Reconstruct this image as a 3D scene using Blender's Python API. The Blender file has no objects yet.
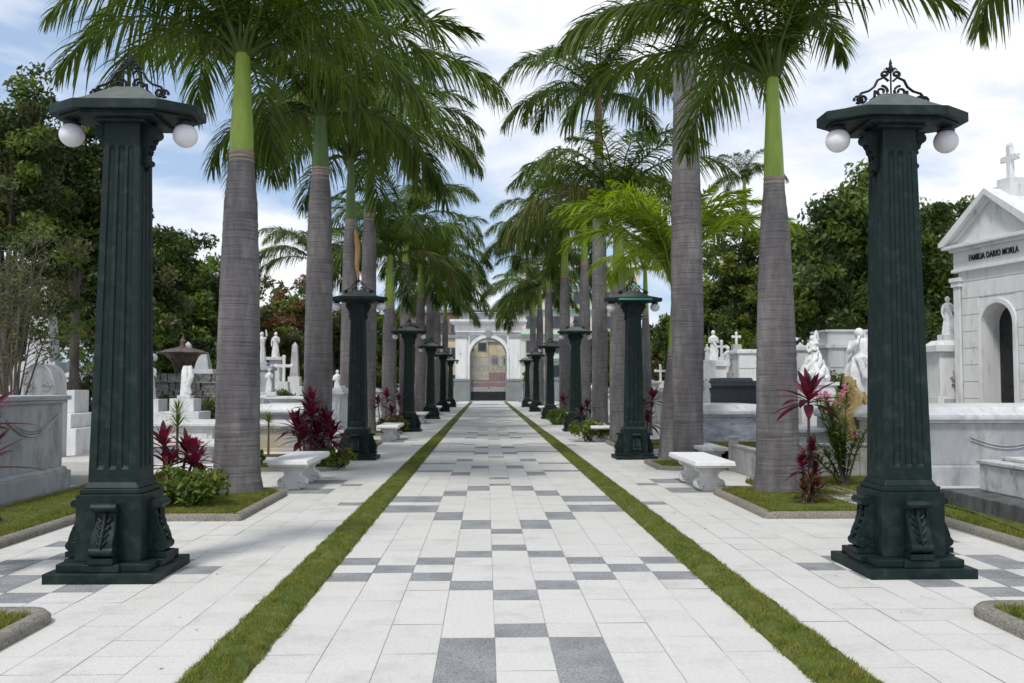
import bpy, math, random
import numpy as np
from mathutils import Vector, Matrix, Euler
R = math.radians
PI = math.pi
scene = bpy.context.scene
C = scene.collection
rnd = random.Random(7)
FPX = 920.0
CAM = Vector((-0.23, 0.0, 1.6))
# ------------------------------------------------------------------ camera
yaw = math.atan(26/FPX); pitch = math.atan(44.5/FPX)
fwd = Vector((math.sin(yaw)*math.cos(pitch), math.cos(yaw)*math.cos(pitch), math.sin(pitch)))
rgt = Vector((math.cos(yaw), -math.sin(yaw), 0))
up = rgt.cross(fwd)
def at(px, py, Y):
    """real point at distance Y up the walk seen at photo position px,py (planning aid)"""
    d = fwd*FPX + rgt*(px-512) + up*(341.5-py)
    return CAM + d*(Y/d.y)
def X(px, Y, py=400): return at(px, py, Y).x
def H(py, Y, px=512): return at(px, py, Y).z
def W(npx, Y): return npx*Y/FPX
cd = bpy.data.cameras.new('camera'); cam = bpy.data.objects.new('camera', cd); C.objects.link(cam)
cam.matrix_world = Matrix(((rgt.x, up.x, -fwd.x, CAM.x), (rgt.y, up.y, -fwd.y, CAM.y), (rgt.z, up.z, -fwd.z, CAM.z), (0,0,0,1)))
cd.sensor_width = 36; cd.lens = 36*FPX/1024; cd.clip_end = 2000; cd.clip_start = .05
cd.dof.use_dof = True; cd.dof.focus_distance = 9.5; cd.dof.aperture_fstop = 3.2
scene.camera = cam
# ------------------------------------------------------------------ materials
def nodes(name):
    m = bpy.data.materials.new(name); m.use_nodes = True
    nt = m.node_tree; nt.nodes.clear()
    out = nt.nodes.new('ShaderNodeOutputMaterial'); b = nt.nodes.new('ShaderNodeBsdfPrincipled')
    nt.links.new(b.outputs[0], out.inputs[0])
    return m, nt, b, out
def N(nt, t, **k):
    n = nt.nodes.new(t)
    for a, v in k.items():
        if a in n.inputs: n.inputs[a].default_value = v
        else: setattr(n, a, v)
    return n
def ramp(nt, fac, stops):
    r = nt.nodes.new('ShaderNodeValToRGB'); e = r.color_ramp.elements
    while len(e) < len(stops): e.new(.5)
    for i, (p, c) in enumerate(stops):
        e[i].position = p; e[i].color = (c[0], c[1], c[2], 1) if not isinstance(c, float) else (c, c, c, 1)
    nt.links.new(fac, r.inputs[0]); return r
def mat(name, c1, c2, scale=4, rough=.8, bump=.15, bscale=60, stain=None, sscale=1.2, samt=(.5,.72), coord='Object', stretch=(1,1,1), spec=.3, metal=0, bdist=.01):
    m, nt, b, out = nodes(name)
    tc = nt.nodes.new('ShaderNodeTexCoord'); mp = N(nt, 'ShaderNodeMapping'); mp.inputs['Scale'].default_value = stretch
    nt.links.new(tc.outputs[coord], mp.inputs[0])
    n1 = N(nt, 'ShaderNodeTexNoise', Scale=scale, Detail=6.0, Roughness=.65); nt.links.new(mp.outputs[0], n1.inputs['Vector'])
    r = ramp(nt, n1.outputs[0], [(.35, c1), (.65, c2)])
    col = r.outputs[0]
    if stain:
        n2 = N(nt, 'ShaderNodeTexNoise', Scale=sscale, Detail=8.0, Roughness=.7); nt.links.new(mp.outputs[0], n2.inputs['Vector'])
        r2 = ramp(nt, n2.outputs[0], [(samt[0], 0.0), (samt[1], 1.0)])
        mx = N(nt, 'ShaderNodeMixRGB'); nt.links.new(r2.outputs[0], mx.inputs[0]); nt.links.new(col, mx.inputs[1]); mx.inputs[2].default_value = (*stain, 1)
        col = mx.outputs[0]
    nt.links.new(col, b.inputs['Base Color'])
    b.inputs['Roughness'].default_value = rough; b.inputs['Specular IOR Level'].default_value = spec; b.inputs['Metallic'].default_value = metal
    if bump:
        n3 = N(nt, 'ShaderNodeTexNoise', Scale=bscale, Detail=4.0); nt.links.new(mp.outputs[0], n3.inputs['Vector'])
        bp = N(nt, 'ShaderNodeBump', Strength=bump, Distance=bdist); nt.links.new(n3.outputs[0], bp.inputs['Height']); nt.links.new(bp.outputs[0], b.inputs['Normal'])
    return m
def leafmat(name, c1, c2, trans=.3, rough=.45, spec=.35, scale=1.5):
    m, nt, b, out = nodes(name)
    g = nt.nodes.new('ShaderNodeNewGeometry'); tc = nt.nodes.new('ShaderNodeTexCoord')
    n1 = N(nt, 'ShaderNodeTexNoise', Scale=scale, Detail=3.0); nt.links.new(tc.outputs['Object'], n1.inputs['Vector'])
    ad = N(nt, 'ShaderNodeMath', operation='ADD'); ml = N(nt, 'ShaderNodeMath', operation='MULTIPLY'); ml.inputs[1].default_value = .45
    nt.links.new(g.outputs['Random Per Island'], ml.inputs[0]); nt.links.new(ml.outputs[0], ad.inputs[0]); nt.links.new(n1.outputs[0], ad.inputs[1])
    r = ramp(nt, ad.outputs[0], [(.42, c1), (1.0, c2)])
    nt.links.new(r.outputs[0], b.inputs['Base Color']); b.inputs['Roughness'].default_value = rough; b.inputs['Specular IOR Level'].default_value = spec
    if trans:
        t = nt.nodes.new('ShaderNodeBsdfTranslucent'); mx = N(nt, 'ShaderNodeMixShader'); mx.inputs[0].default_value = trans
        hs = N(nt, 'ShaderNodeHueSaturation', Saturation=1.15, Value=1.6); nt.links.new(r.outputs[0], hs.inputs['Color']); nt.links.new(hs.outputs[0], t.inputs[0])
        nt.links.new(b.outputs[0], mx.inputs[1]); nt.links.new(t.outputs[0], mx.inputs[2]); nt.links.new(mx.outputs[0], out.inputs[0])
    return m
M = {}
M['slab'] = mat('pale_concrete_slab', (.535,.52,.485), (.605,.59,.555), 38, .85, .5, 60, stain=(.36,.35,.315), sscale=1.6, samt=(.52,.9))
M['slab2'] = mat('cream_concrete_slab', (.515,.50,.465), (.585,.57,.535), 34, .85, .5, 60, stain=(.35,.34,.31), sscale=1.9, samt=(.52,.9))
M['joint'] = mat('slab_joint', (.26,.25,.235), (.36,.35,.33), 5, .95, .2)
def pebble():
    m, nt, b, out = nodes('grey_textured_slab')
    tc = nt.nodes.new('ShaderNodeTexCoord')
    v = N(nt, 'ShaderNodeTexVoronoi', Scale=42.0); v.feature = 'DISTANCE_TO_EDGE'; nt.links.new(tc.outputs['Object'], v.inputs['Vector'])
    r = ramp(nt, v.outputs[0], [(.0, (.16,.165,.17)), (.14, (.295,.30,.30))])
    n = N(nt, 'ShaderNodeTexNoise', Scale=3.0, Detail=5.0); nt.links.new(tc.outputs['Object'], n.inputs['Vector'])
    r2 = ramp(nt, n.outputs[0], [(.3, (.75,.75,.75)), (.7, (1.15,1.15,1.15))])
    mx = N(nt, 'ShaderNodeMixRGB'); mx.blend_type = 'MULTIPLY'; mx.inputs[0].default_value = 1
    nt.links.new(r.outputs[0], mx.inputs[1]); nt.links.new(r2.outputs[0], mx.inputs[2]); nt.links.new(mx.outputs[0], b.inputs['Base Color'])
    bp = N(nt, 'ShaderNodeBump', Strength=.5, Distance=.006); nt.links.new(v.outputs[0], bp.inputs['Height']); nt.links.new(bp.outputs[0], b.inputs['Normal'])
    b.inputs['Roughness'].default_value = .8
    return m
M['dark_slab'] = pebble()
M['iron'] = mat('dark_green_paint', (.0020,.0105,.0092), (.0045,.0160,.0142), 3, .55, .25, 25, spec=.28, stain=(.026,.036,.032), sscale=7, samt=(.50,.74))
M['ironflat'] = mat('weathered_green_roof', (.075,.090,.082), (.12,.135,.122), 5, .7, .2, 40)
M['teal'] = mat('teal_paint', (.05,.26,.20), (.07,.32,.25), 5, .6, 0)
M['black'] = mat('black_iron', (.01,.012,.014), (.02,.022,.024), 6, .5, 0)
def globe():
    m, nt, b, out = nodes('milk_glass'); b.inputs['Base Color'].default_value = (.72,.70,.72,1); b.inputs['Roughness'].default_value = .35
    b.inputs['Subsurface Weight'].default_value = .2; b.inputs['Subsurface Radius'].default_value = (.05,.05,.05)
    return m
M['globe'] = globe()
M['marble'] = mat('white_marble', (.52,.52,.52), (.70,.70,.69), 3, .6, .15, 40, stain=(.22,.22,.215), sscale=4.0, samt=(.52,.80), stretch=(1,1,.35))
M['greymarble'] = mat('grey_marble', (.34,.35,.365), (.52,.52,.525), 1.6, .6, .15, 40, stain=(.20,.19,.165), sscale=2.6, samt=(.5,.74), stretch=(1,1,.45))
M['oldmarble'] = mat('weathered_marble', (.42,.42,.41), (.66,.655,.64), 2.5, .75, .4, 30, stain=(.16,.155,.15), sscale=4.5, samt=(.5,.75), stretch=(1,1,.6))
M['veined'] = mat('veined_marble', (.28,.31,.35), (.60,.61,.62), 1.6, .5, .05, 40, stain=(.22,.25,.30), sscale=5, samt=(.52,.66), stretch=(1,1,2.5))
M['white'] = mat('white_render', (.58,.58,.57), (.70,.70,.69), 2, .85, .15, 50, stain=(.30,.295,.28), sscale=4.5, samt=(.54,.80), stretch=(1,1,.22))
M['whitestat'] = mat('white_statue_stone', (.60,.60,.60), (.80,.80,.79), 8, .75, .3, 30, stain=(.32,.32,.31), sscale=9, samt=(.52,.8))
M['ochre'] = mat('ochre_stone', (.40,.33,.20), (.50,.44,.32), 2, .9, .2, 30, stain=(.30,.31,.33), sscale=1.2, samt=(.4,.6))
M['darkgranite'] = mat('charcoal_granite', (.045,.052,.065), (.065,.072,.088), 8, .35, 0, spec=.5)
M['basalt'] = mat('dark_concrete', (.075,.075,.08), (.15,.148,.15), 4, .9, .4, 40, stain=(.045,.045,.045), sscale=5, stretch=(1,1,.5))
M['concrete'] = mat('grey_concrete', (.30,.295,.28), (.42,.41,.39), 3, .9, .3, 50, stain=(.20,.19,.17), sscale=2.5)
M['kerb'] = mat('aggregate_kerb', (.13,.12,.10), (.30,.275,.235), 45, .95, .7, 80, stain=(.12,.12,.08), sscale=3, samt=(.5,.75))
M['stone'] = mat('rubble_stone', (.07,.068,.06), (.30,.29,.27), 9, .95, .8, 12, bdist=.05)
M['bench'] = mat('white_bench_stone', (.66,.655,.64), (.80,.795,.78), 6, .8, .35, 45, stain=(.46,.44,.41), sscale=6, samt=(.52,.8))
M['gold'] = mat('golden_stone', (.42,.28,.10), (.62,.46,.20), 8, .6, .3, 30, stain=(.18,.11,.04), sscale=7)
M['bronze'] = mat('brown_bronze', (.045,.035,.028), (.13,.095,.07), 4, .6, .3, 20, spec=.4)
M['soil'] = mat('bed_soil', (.05,.045,.03), (.09,.08,.05), 8, 1, .5, 30)
M['turf'] = mat('turf', (.052,.086,.011), (.12,.15,.028), 9, 1, .8, 70, stain=(.20,.16,.06), sscale=5, samt=(.5,.75), bdist=.03)
M['earth'] = mat('cemetery_ground', (.40,.395,.375), (.56,.555,.53), 1.2, .95, .3, 30, stain=(.24,.23,.20), sscale=.6, samt=(.5,.7))
M['asphalt'] = mat('asphalt', (.045,.045,.047), (.06,.06,.062), 20, .9, .2)
M['blade'] = leafmat('grass_blade', (.052,.112,.011), (.28,.255,.06), .25, .6, .2, 7)
M['dry'] = mat('dry_sheath', (.30,.17,.07), (.42,.27,.13), 4, .8, .3, 20, stretch=(1,1,.2))
M['frond'] = leafmat('palm_frond_green', (.020,.046,.005), (.110,.160,.022), .32, .42, .28, .9)
M['frond_light'] = leafmat('young_palm_frond', (.10,.17,.010), (.32,.40,.045), .42, .45, .3, .9)
M['frond_dull'] = leafmat('old_palm_frond', (.055,.075,.014), (.16,.165,.045), .28, .5, .3, .9)
M['shaft'] = mat('palm_crownshaft', (.13,.22,.020), (.26,.34,.045), 2.5, .42, .1, 20, stretch=(1,1,.25), spec=.5, stain=(.13,.12,.04), sscale=3, samt=(.6,.8))
M['shaftdark'] = mat('green_crownshaft', (.05,.10,.02), (.09,.15,.03), 2.5, .42, .1, 20, stretch=(1,1,.25), spec=.5)
M['shaftbrown'] = mat('dry_crownshaft', (.15,.075,.04), (.24,.13,.08), 2.5, .6, .1, 20, stretch=(1,1,.25))
M['band'] = mat('pale_leaf_scar', (.22,.17,.13), (.40,.33,.27), 3, .9, .7, 10, stretch=(1,1,14), bdist=.02)
def bark():
    m, nt, b, out = nodes('palm_bark')
    tc = nt.nodes.new('ShaderNodeTexCoord')
    mp = N(nt, 'ShaderNodeMapping'); mp.inputs['Scale'].default_value = (1.3,1.3,.35); nt.links.new(tc.outputs['Object'], mp.inputs[0])
    n1 = N(nt, 'ShaderNodeTexNoise', Scale=2.2, Detail=8.0, Roughness=.7); nt.links.new(mp.outputs[0], n1.inputs['Vector'])
    r1 = ramp(nt, n1.outputs[0], [(.3, (.068,.061,.062)), (.5, (.128,.118,.120)), (.72, (.235,.22,.21))])
    mp2 = N(nt, 'ShaderNodeMapping'); mp2.inputs['Scale'].default_value = (.8,.8,24); nt.links.new(tc.outputs['Object'], mp2.inputs[0])
    n2 = N(nt, 'ShaderNodeTexNoise', Scale=1.6, Detail=5.0, Roughness=.6); nt.links.new(mp2.outputs[0], n2.inputs['Vector'])
    r2 = ramp(nt, n2.outputs[0], [(.33, (.55,.53,.53)), (.45, (.95,.95,.95)), (.62, (1.05,1.05,1.05)), (.70, (1.45,1.42,1.38))])
    mx = N(nt, 'ShaderNodeMixRGB'); mx.blend_type = 'MULTIPLY'; mx.inputs[0].default_value = 1
    nt.links.new(r1.outputs[0], mx.inputs[1]); nt.links.new(r2.outputs[0], mx.inputs[2]); nt.links.new(mx.outputs[0], b.inputs['Base Color'])
    bp = N(nt, 'ShaderNodeBump', Strength=.55, Distance=.02); nt.links.new(n2.outputs[0], bp.inputs['Height']); nt.links.new(bp.outputs[0], b.inputs['Normal'])
    b.inputs['Roughness'].default_value = .9
    return m
M['bark'] = bark()
M['wood'] = mat('tree_bark', (.06,.05,.04), (.15,.13,.11), 6, .95, .5, 20, stretch=(1,1,.3))
M['leafdark'] = leafmat('dark_leaf', (.018,.036,.010), (.065,.10,.024), .25, .5, .3, .5)
M['leafmid'] = leafmat('green_leaf', (.045,.082,.014), (.16,.21,.040), .3, .5, .3, .5)
M['leafyellow'] = leafmat('yellow_green_leaf', (.08,.11,.015), (.20,.22,.04), .35, .5, .3, .5)
M['leafolive'] = leafmat('olive_leaf', (.045,.055,.020), (.12,.12,.045), .3, .5, .3, .5)
M['leafrusty'] = leafmat('rusty_leaf', (.10,.055,.022), (.20,.12,.05), .3, .5, .3, .5)
M['cord'] = leafmat('crimson_cordyline_leaf', (.045,.009,.013), (.22,.020,.055), .35, .4, .45, 4)
M['corddark'] = leafmat('maroon_cordyline_leaf', (.028,.010,.012), (.085,.020,.028), .3, .4, .45, 4)
M['pink'] = leafmat('pink_petal', (.5,.10,.24), (.75,.25,.42), .3, .6, .2, 4)
M['petalwhite'] = leafmat('white_petal', (.7,.7,.66), (.8,.8,.78), .2, .6, .2, 4)
M['tile'] = mat('red_tile', (.40,.10,.06), (.50,.16,.10), 5, .7, .1)
M['yellowwall'] = mat('yellow_wall', (.44,.39,.25), (.56,.50,.34), .5, .9, .1, 5, stain=(.28,.24,.17), sscale=.9)
M['redwall'] = mat('maroon_wall', (.16,.05,.045), (.22,.07,.06), .6, .9, 0)
M['brick'] = mat('brown_brick', (.13,.085,.065), (.20,.135,.105), .8, .9, .2, 5)
M['creamwall'] = mat('cream_wall', (.58,.56,.45), (.68,.66,.55), .4, .9, 0)
M['glass'] = mat('dark_window', (.03,.035,.045), (.06,.07,.085), .5, .15, 0, spec=.6)
M['greydado'] = mat('grey_dado', (.17,.185,.18), (.22,.235,.23), 1, .85, .1)
M['greytrim'] = mat('grey_trim', (.22,.23,.245), (.28,.29,.31), 1, .85, .1)
M['yellowcar'] = mat('yellow_car_paint', (.75,.52,.02), (.78,.55,.03), 2, .3, 0, spec=.5)
M['rubber'] = mat('tyre_rubber', (.015,.015,.015), (.025,.025,.025), 5, .8, 0)
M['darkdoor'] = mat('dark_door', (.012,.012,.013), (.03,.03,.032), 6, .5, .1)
M['greygate'] = mat('grey_gate_metal', (.22,.22,.22), (.30,.30,.30), 4, .5, 0)
M['hill'] = mat('hill_green', (.05,.07,.03), (.10,.12,.05), .08, 1, 0)
# ------------------------------------------------------------------ mesh helpers
class MB:
    def __init__(s): s.v = []; s.f = []; s.m = []
    def add(s, vs, fs, mi=0):
        o = len(s.v); s.v += [tuple(v) for v in vs]; s.f += [tuple(i+o for i in f) for f in fs]; s.m += [mi]*len(fs); return s
    def box(s, x0, x1, y0, y1, z0, z1, mi=0, tx=0, ty=0):
        """tx,ty: inset of the top on each side"""
        vs = [(x0,y0,z0),(x1,y0,z0),(x1,y1,z0),(x0,y1,z0),(x0+tx,y0+ty,z1),(x1-tx,y0+ty,z1),(x1-tx,y1-ty,z1),(x0+tx,y1-ty,z1)]
        return s.add(vs, [(3,2,1,0),(4,5,6,7),(0,1,5,4),(1,2,6,5),(2,3,7,6),(3,0,4,7)], mi)
    def cbox(s, cx, cy, wx, wy, z0, z1, mi=0, tx=0, ty=0): return s.box(cx-wx/2, cx+wx/2, cy-wy/2, cy+wy/2, z0, z1, mi, tx, ty)
    def prism(s, poly, z0, z1, mi=0, axis='z', sc=1.0):
        n = len(poly)
        def p(a, b, c): return {'z': (a,b,c), 'y': (a,c,b), 'x': (c,a,b)}[axis]
        cx = sum(a for a,b in poly)/n; cy = sum(b for a,b in poly)/n
        vs = [p(a,b,z0) for a,b in poly] + [p(cx+(a-cx)*sc, cy+(b-cy)*sc, z1) for a,b in poly]
        return s.add(vs, [tuple(range(n))[::-1], tuple(range(n,2*n))] + [(i,(i+1)%n,n+(i+1)%n,n+i) for i in range(n)], mi)
    def lathe(s, prof, cx=0, cy=0, n=20, mi=0, fold=0, nf=7, ph=0):
        vs = []
        for r, z in prof:
            for k in range(n):
                a = 2*PI*k/n; rr = r*(1+fold*math.sin(nf*a+ph+z*2)); vs.append((cx+rr*math.cos(a), cy+rr*math.sin(a), z))
        m = len(prof); fs = [(i*n+k, i*n+(k+1)%n, (i+1)*n+(k+1)%n, (i+1)*n+k) for i in range(m-1) for k in range(n)]
        fs += [tuple(range(n))[::-1], tuple(range((m-1)*n, m*n))]
        return s.add(vs, fs, mi)
    def tube(s, pts, rad, n=6, mi=0):
        pts = [Vector(p) for p in pts]; L = len(pts)
        if not isinstance(rad, (list, tuple)): rad = [rad]*L
        vs = []
        for i, p in enumerate(pts):
            t = (pts[min(i+1, L-1)]-pts[max(i-1, 0)]).normalized()
            a = t.cross(Vector((0,0,1)) if abs(t.z) < .9 else Vector((1,0,0))).normalized(); b = t.cross(a)
            for k in range(n):
                q = 2*PI*k/n; vs.append(p + (a*math.cos(q)+b*math.sin(q))*rad[i])
        fs = [(i*n+k, i*n+(k+1)%n, (i+1)*n+(k+1)%n, (i+1)*n+k) for i in range(L-1) for k in range(n)]
        fs += [tuple(range(n))[::-1], tuple(range((L-1)*n, L*n))]
        return s.add(vs, fs, mi)
    def ball(s, c, r, n=14, m=9, mi=0, sc=(1,1,1)):
        vs = []
        for i in range(1, m):
            th = PI*i/m
            for k in range(n):
                a = 2*PI*k/n; vs.append((c[0]+r*sc[0]*math.sin(th)*math.cos(a), c[1]+r*sc[1]*math.sin(th)*math.sin(a), c[2]-r*sc[2]*math.cos(th)))
        b = len(vs); vs += [(c[0],c[1],c[2]-r*sc[2]), (c[0],c[1],c[2]+r*sc[2])]
        fs = [(i*n+k, i*n+(k+1)%n, (i+1)*n+(k+1)%n, (i+1)*n+k) for i in range(m-2) for k in range(n)]
        fs += [(b, (k+1)%n, k) for k in range(n)] + [(b+1, (m-2)*n+k, (m-2)*n+(k+1)%n) for k in range(n)]
        return s.add(vs, fs, mi)
    def rot(s, ang, o=(0,0)):
        c, d = math.cos(ang), math.sin(ang); s.v = [(o[0]+(x-o[0])*c-(y-o[1])*d, o[1]+(x-o[0])*d+(y-o[1])*c, z) for x,y,z in s.v]; return s
    def build(s, name, mats, parent=None, smooth=False, bevel=0, seg=2, angle=40):
        me = bpy.data.meshes.new(name); me.from_pydata(s.v, [], s.f)
        if not isinstance(mats, (list, tuple)): mats = [mats]
        for m in mats: me.materials.append(m)
        if len(mats) > 1: me.polygons.foreach_set('material_index', s.m)
        import bmesh
        bm = bmesh.new(); bm.from_mesh(me); bmesh.ops.recalc_face_normals(bm, faces=bm.faces); bm.to_mesh(me); bm.free()
        o = bpy.data.objects.new(name, me); C.objects.link(o)
        if parent: o.parent = parent
        if smooth:
            me.polygons.foreach_set('use_smooth', [True]*len(me.polygons))
            try: me.set_sharp_from_angle(angle=R(angle))
            except Exception: pass
        if bevel:
            b = o.modifiers.new('bevel', 'BEVEL'); b.width = bevel; b.segments = seg; b.limit_method = 'ANGLE'; b.angle_limit = R(40)
        return o
def fastmesh(name, V, F, mats, parent=None, mi=None, sizes=None):
    """V (n,3) array, F (m,4) quads or (m,3)"""
    me = bpy.data.meshes.new(name); V = np.asarray(V, dtype=np.float32); F = np.asarray(F, dtype=np.int32); k = F.shape[1]
    me.vertices.add(len(V)); me.vertices.foreach_set('co', V.ravel())
    me.loops.add(F.size); me.loops.foreach_set('vertex_index', F.ravel())
    me.polygons.add(len(F)); me.polygons.foreach_set('loop_start', np.arange(0, F.size, k, dtype=np.int32))
    if not isinstance(mats, (list, tuple)): mats = [mats]
    for m in mats: me.materials.append(m)
    if mi is not None: me.polygons.foreach_set('material_index', np.asarray(mi, dtype=np.int32))
    me.update(calc_edges=True); me.validate()
    o = bpy.data.objects.new(name, me); C.objects.link(o)
    if parent: o.parent = parent
    return o
def empty(name, loc=(0,0,0), rz=0):
    o = bpy.data.objects.new(name, None); C.objects.link(o); o.location = loc; o.rotation_euler = (0,0,rz); o.empty_display_size = .2; return o
def tag(o, label=None, cat=None, group=None, kind=None):
    if label: o['label'] = label
    if cat: o['category'] = cat
    if group: o['group'] = group
    if kind: o['kind'] = kind
    return o
def struct(o, label=None): o['kind'] = 'structure'; return o
def copy_tree(root):
    r = root.copy(); C.objects.link(r)
    for ch in root.children:
        c = ch.copy(); C.objects.link(c); c.parent = r
        for g in ch.children:
            d = g.copy(); C.objects.link(d); d.parent = c
    return r
ORD = ['nearest', 'second', 'third', 'fourth', 'fifth', 'sixth', 'seventh', 'eighth', 'ninth', 'tenth', 'eleventh', 'twelfth']
# ------------------------------------------------------------------ ground and paving
S = .343; Z0 = 5.935; PER = 36*S
struct(MB().box(-400, 400, -30, 900, -.5, -.02).build('ground', M['earth']))
DK = {0:{0,3,9,12,26,29}, 1:{-3,-2,-1,4,8,13,14,24,25,30}, 2:{5,7,15,16,22,23,31}, 3:{6,17,18,20,21}, 4:{5,7,17,18,20,21}}
SD = {2:{6,23,24,27,28}, 3:{5,7,23,24,27,28}, 4:{4,8}, 5:{3,9}, 6:{4,8,5}, 7:{6,7,2,10}, 8:{6}, 1:{26}, 0:{19}}
def rowmod(r): return ((r+3) % 36)-3
DF = {0:{29,43,55}, 1:{35,36,46,47,52,53}, 2:{31,32,40,41,48,56}, 3:{33,38,48,57}, 4:{33,38,48,57}}
def pathdark(k, r): return r in DK[k] if r < 27 else ((r-27) % 34)+27 in DF[k]
def paving(name, cols, r0, r1, dark):
    V = []; F = []; mi = []
    rg = random.Random(len(cols)+int(cols[0][0]*10))
    for (x0, key) in cols:
        colj = rg.choice((.0006,.0010,.0020))
        for r in range(r0, r1):
            y0 = Z0+r*S; g = colj+rg.random()**2*.0016; h = .0001+rg.random()**4*.0012; z = rg.uniform(0, .002)
            a, b, c, d = x0+g, x0+S-g, y0+h, y0+S-h
            o = len(V); V += [(a,c,z),(b,c,z+rg.uniform(-.001,.001)),(b,d,z),(a,d,z+rg.uniform(-.001,.001))]; F.append((o,o+1,o+2,o+3))
            mi.append(2 if dark(key, r) else (0 if rg.random() < .62 else 1))
    o = fastmesh(name, V, F, [M['slab'], M['slab2'], M['dark_slab']], mi=mi); struct(o); return o
struct(MB().box(-5.05, 5.05, -3, 96, -.2, -.004).build('paving_bed', M['joint']))
paving('path_paving', [((c-4.5)*S, abs(c-4)) for c in range(9)], -14, 262, pathdark)
for sg in (-1, 1):
    cols = [((1.885+k*S) if sg > 0 else (-1.885-(k+1)*S), k) for k in range(9)]
    paving('side_paving', cols, -16, 262, lambda k, r: rowmod(r) in SD.get(k, ()))
# turf strips: mounded ribbons with blades
def blades(name, pts, n, hmin, hmax, wid, seed, mat_):
    """pts: function(rng,n) -> (n,3) base positions"""
    rg = np.random.default_rng(seed); B = pts(rg, n); n = len(B)
    a = rg.uniform(0, 2*PI, n); h = rg.uniform(hmin, hmax, n); lean = rg.uniform(.1, .9, n)*h; la = rg.uniform(0, 2*PI, n)
    dx = np.stack([np.cos(a), np.sin(a), np.zeros(n)], 1)*(wid*rg.uniform(.6,1.4,n))[:,None]
    top = B+np.stack([np.cos(la)*lean, np.sin(la)*lean, h], 1)
    V = np.empty((n*3,3)); V[0::3] = B-dx; V[1::3] = B+dx; V[2::3] = top
    F = np.arange(n*3).reshape(n,3)
    return fastmesh(name, V, F, mat_)
for sg in (-1, 1):
    m = MB(); x0, x1 = 1.5435, 1.885; ny = 300
    prof = [(0,-.02),(.015,.02),(.09,.045),(.17,.055),(.25,.045),(.325,.02),(.342,-.02)]
    rg = random.Random(3+sg); vs = []
    for j in range(ny+1):
        y = 1.0 + (91.0)*(j/ny)**1.6
        for k, (a, z) in enumerate(prof):
            w = rg.uniform(-.016,.016); vs.append((sg*(x0+a+(w if 0 < k < 6 else w*.9)), y, z+((rg.uniform(-.012,.012)+.010*math.sin(y*7+k)) if 0 < k < 6 else 0)))
    q = len(prof); fs = [(j*q+k, j*q+k+1, (j+1)*q+k+1, (j+1)*q+k) for j in range(ny) for k in range(q-1)]
    m.add(vs, fs); o = m.build('grass_strip', M['turf'], smooth=True, angle=80)
    o['kind'] = 'stuff'; o['label'] = 'low turf strip along the %s edge of the checkered walk' % ('left' if sg < 0 else 'right'); o['category'] = 'grass'
    def pts(rg, n, sg=sg):
        y = 3.4+ (26)*rg.random(n)**1.7; u = rg.uniform(-.012,.354,n); z = .05*np.sin(np.clip(u/.342,0,1)*PI)**.6
        z = z+.010*np.sin(y*7+u/.342*6)*(z > .02)
        return np.stack([sg*(1.5435+u+.008*np.sin(y*11)), y, z-.004], 1)
    o = blades('grass', pts, 60000, .012, .038, .0026, 5+sg, M['blade']); tag(o, 'short grass blades on the turf strip %s of the walk' % ('left' if sg < 0 else 'right'), 'grass', kind='stuff')
def pts(rg, n): return np.stack([rg.choice([-1,1],n)*rg.uniform(2.0,3.1,n), rg.uniform(4.5,30,n), np.full(n,.006)], 1)
o = blades('fallen_leaves', pts, 70, .002, .012, .016, 77, M['dry'] if 'dry' in M else M['blade']); tag(o, 'few small dry leaves scattered on the pale paving', 'leaves', kind='stuff')
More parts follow.
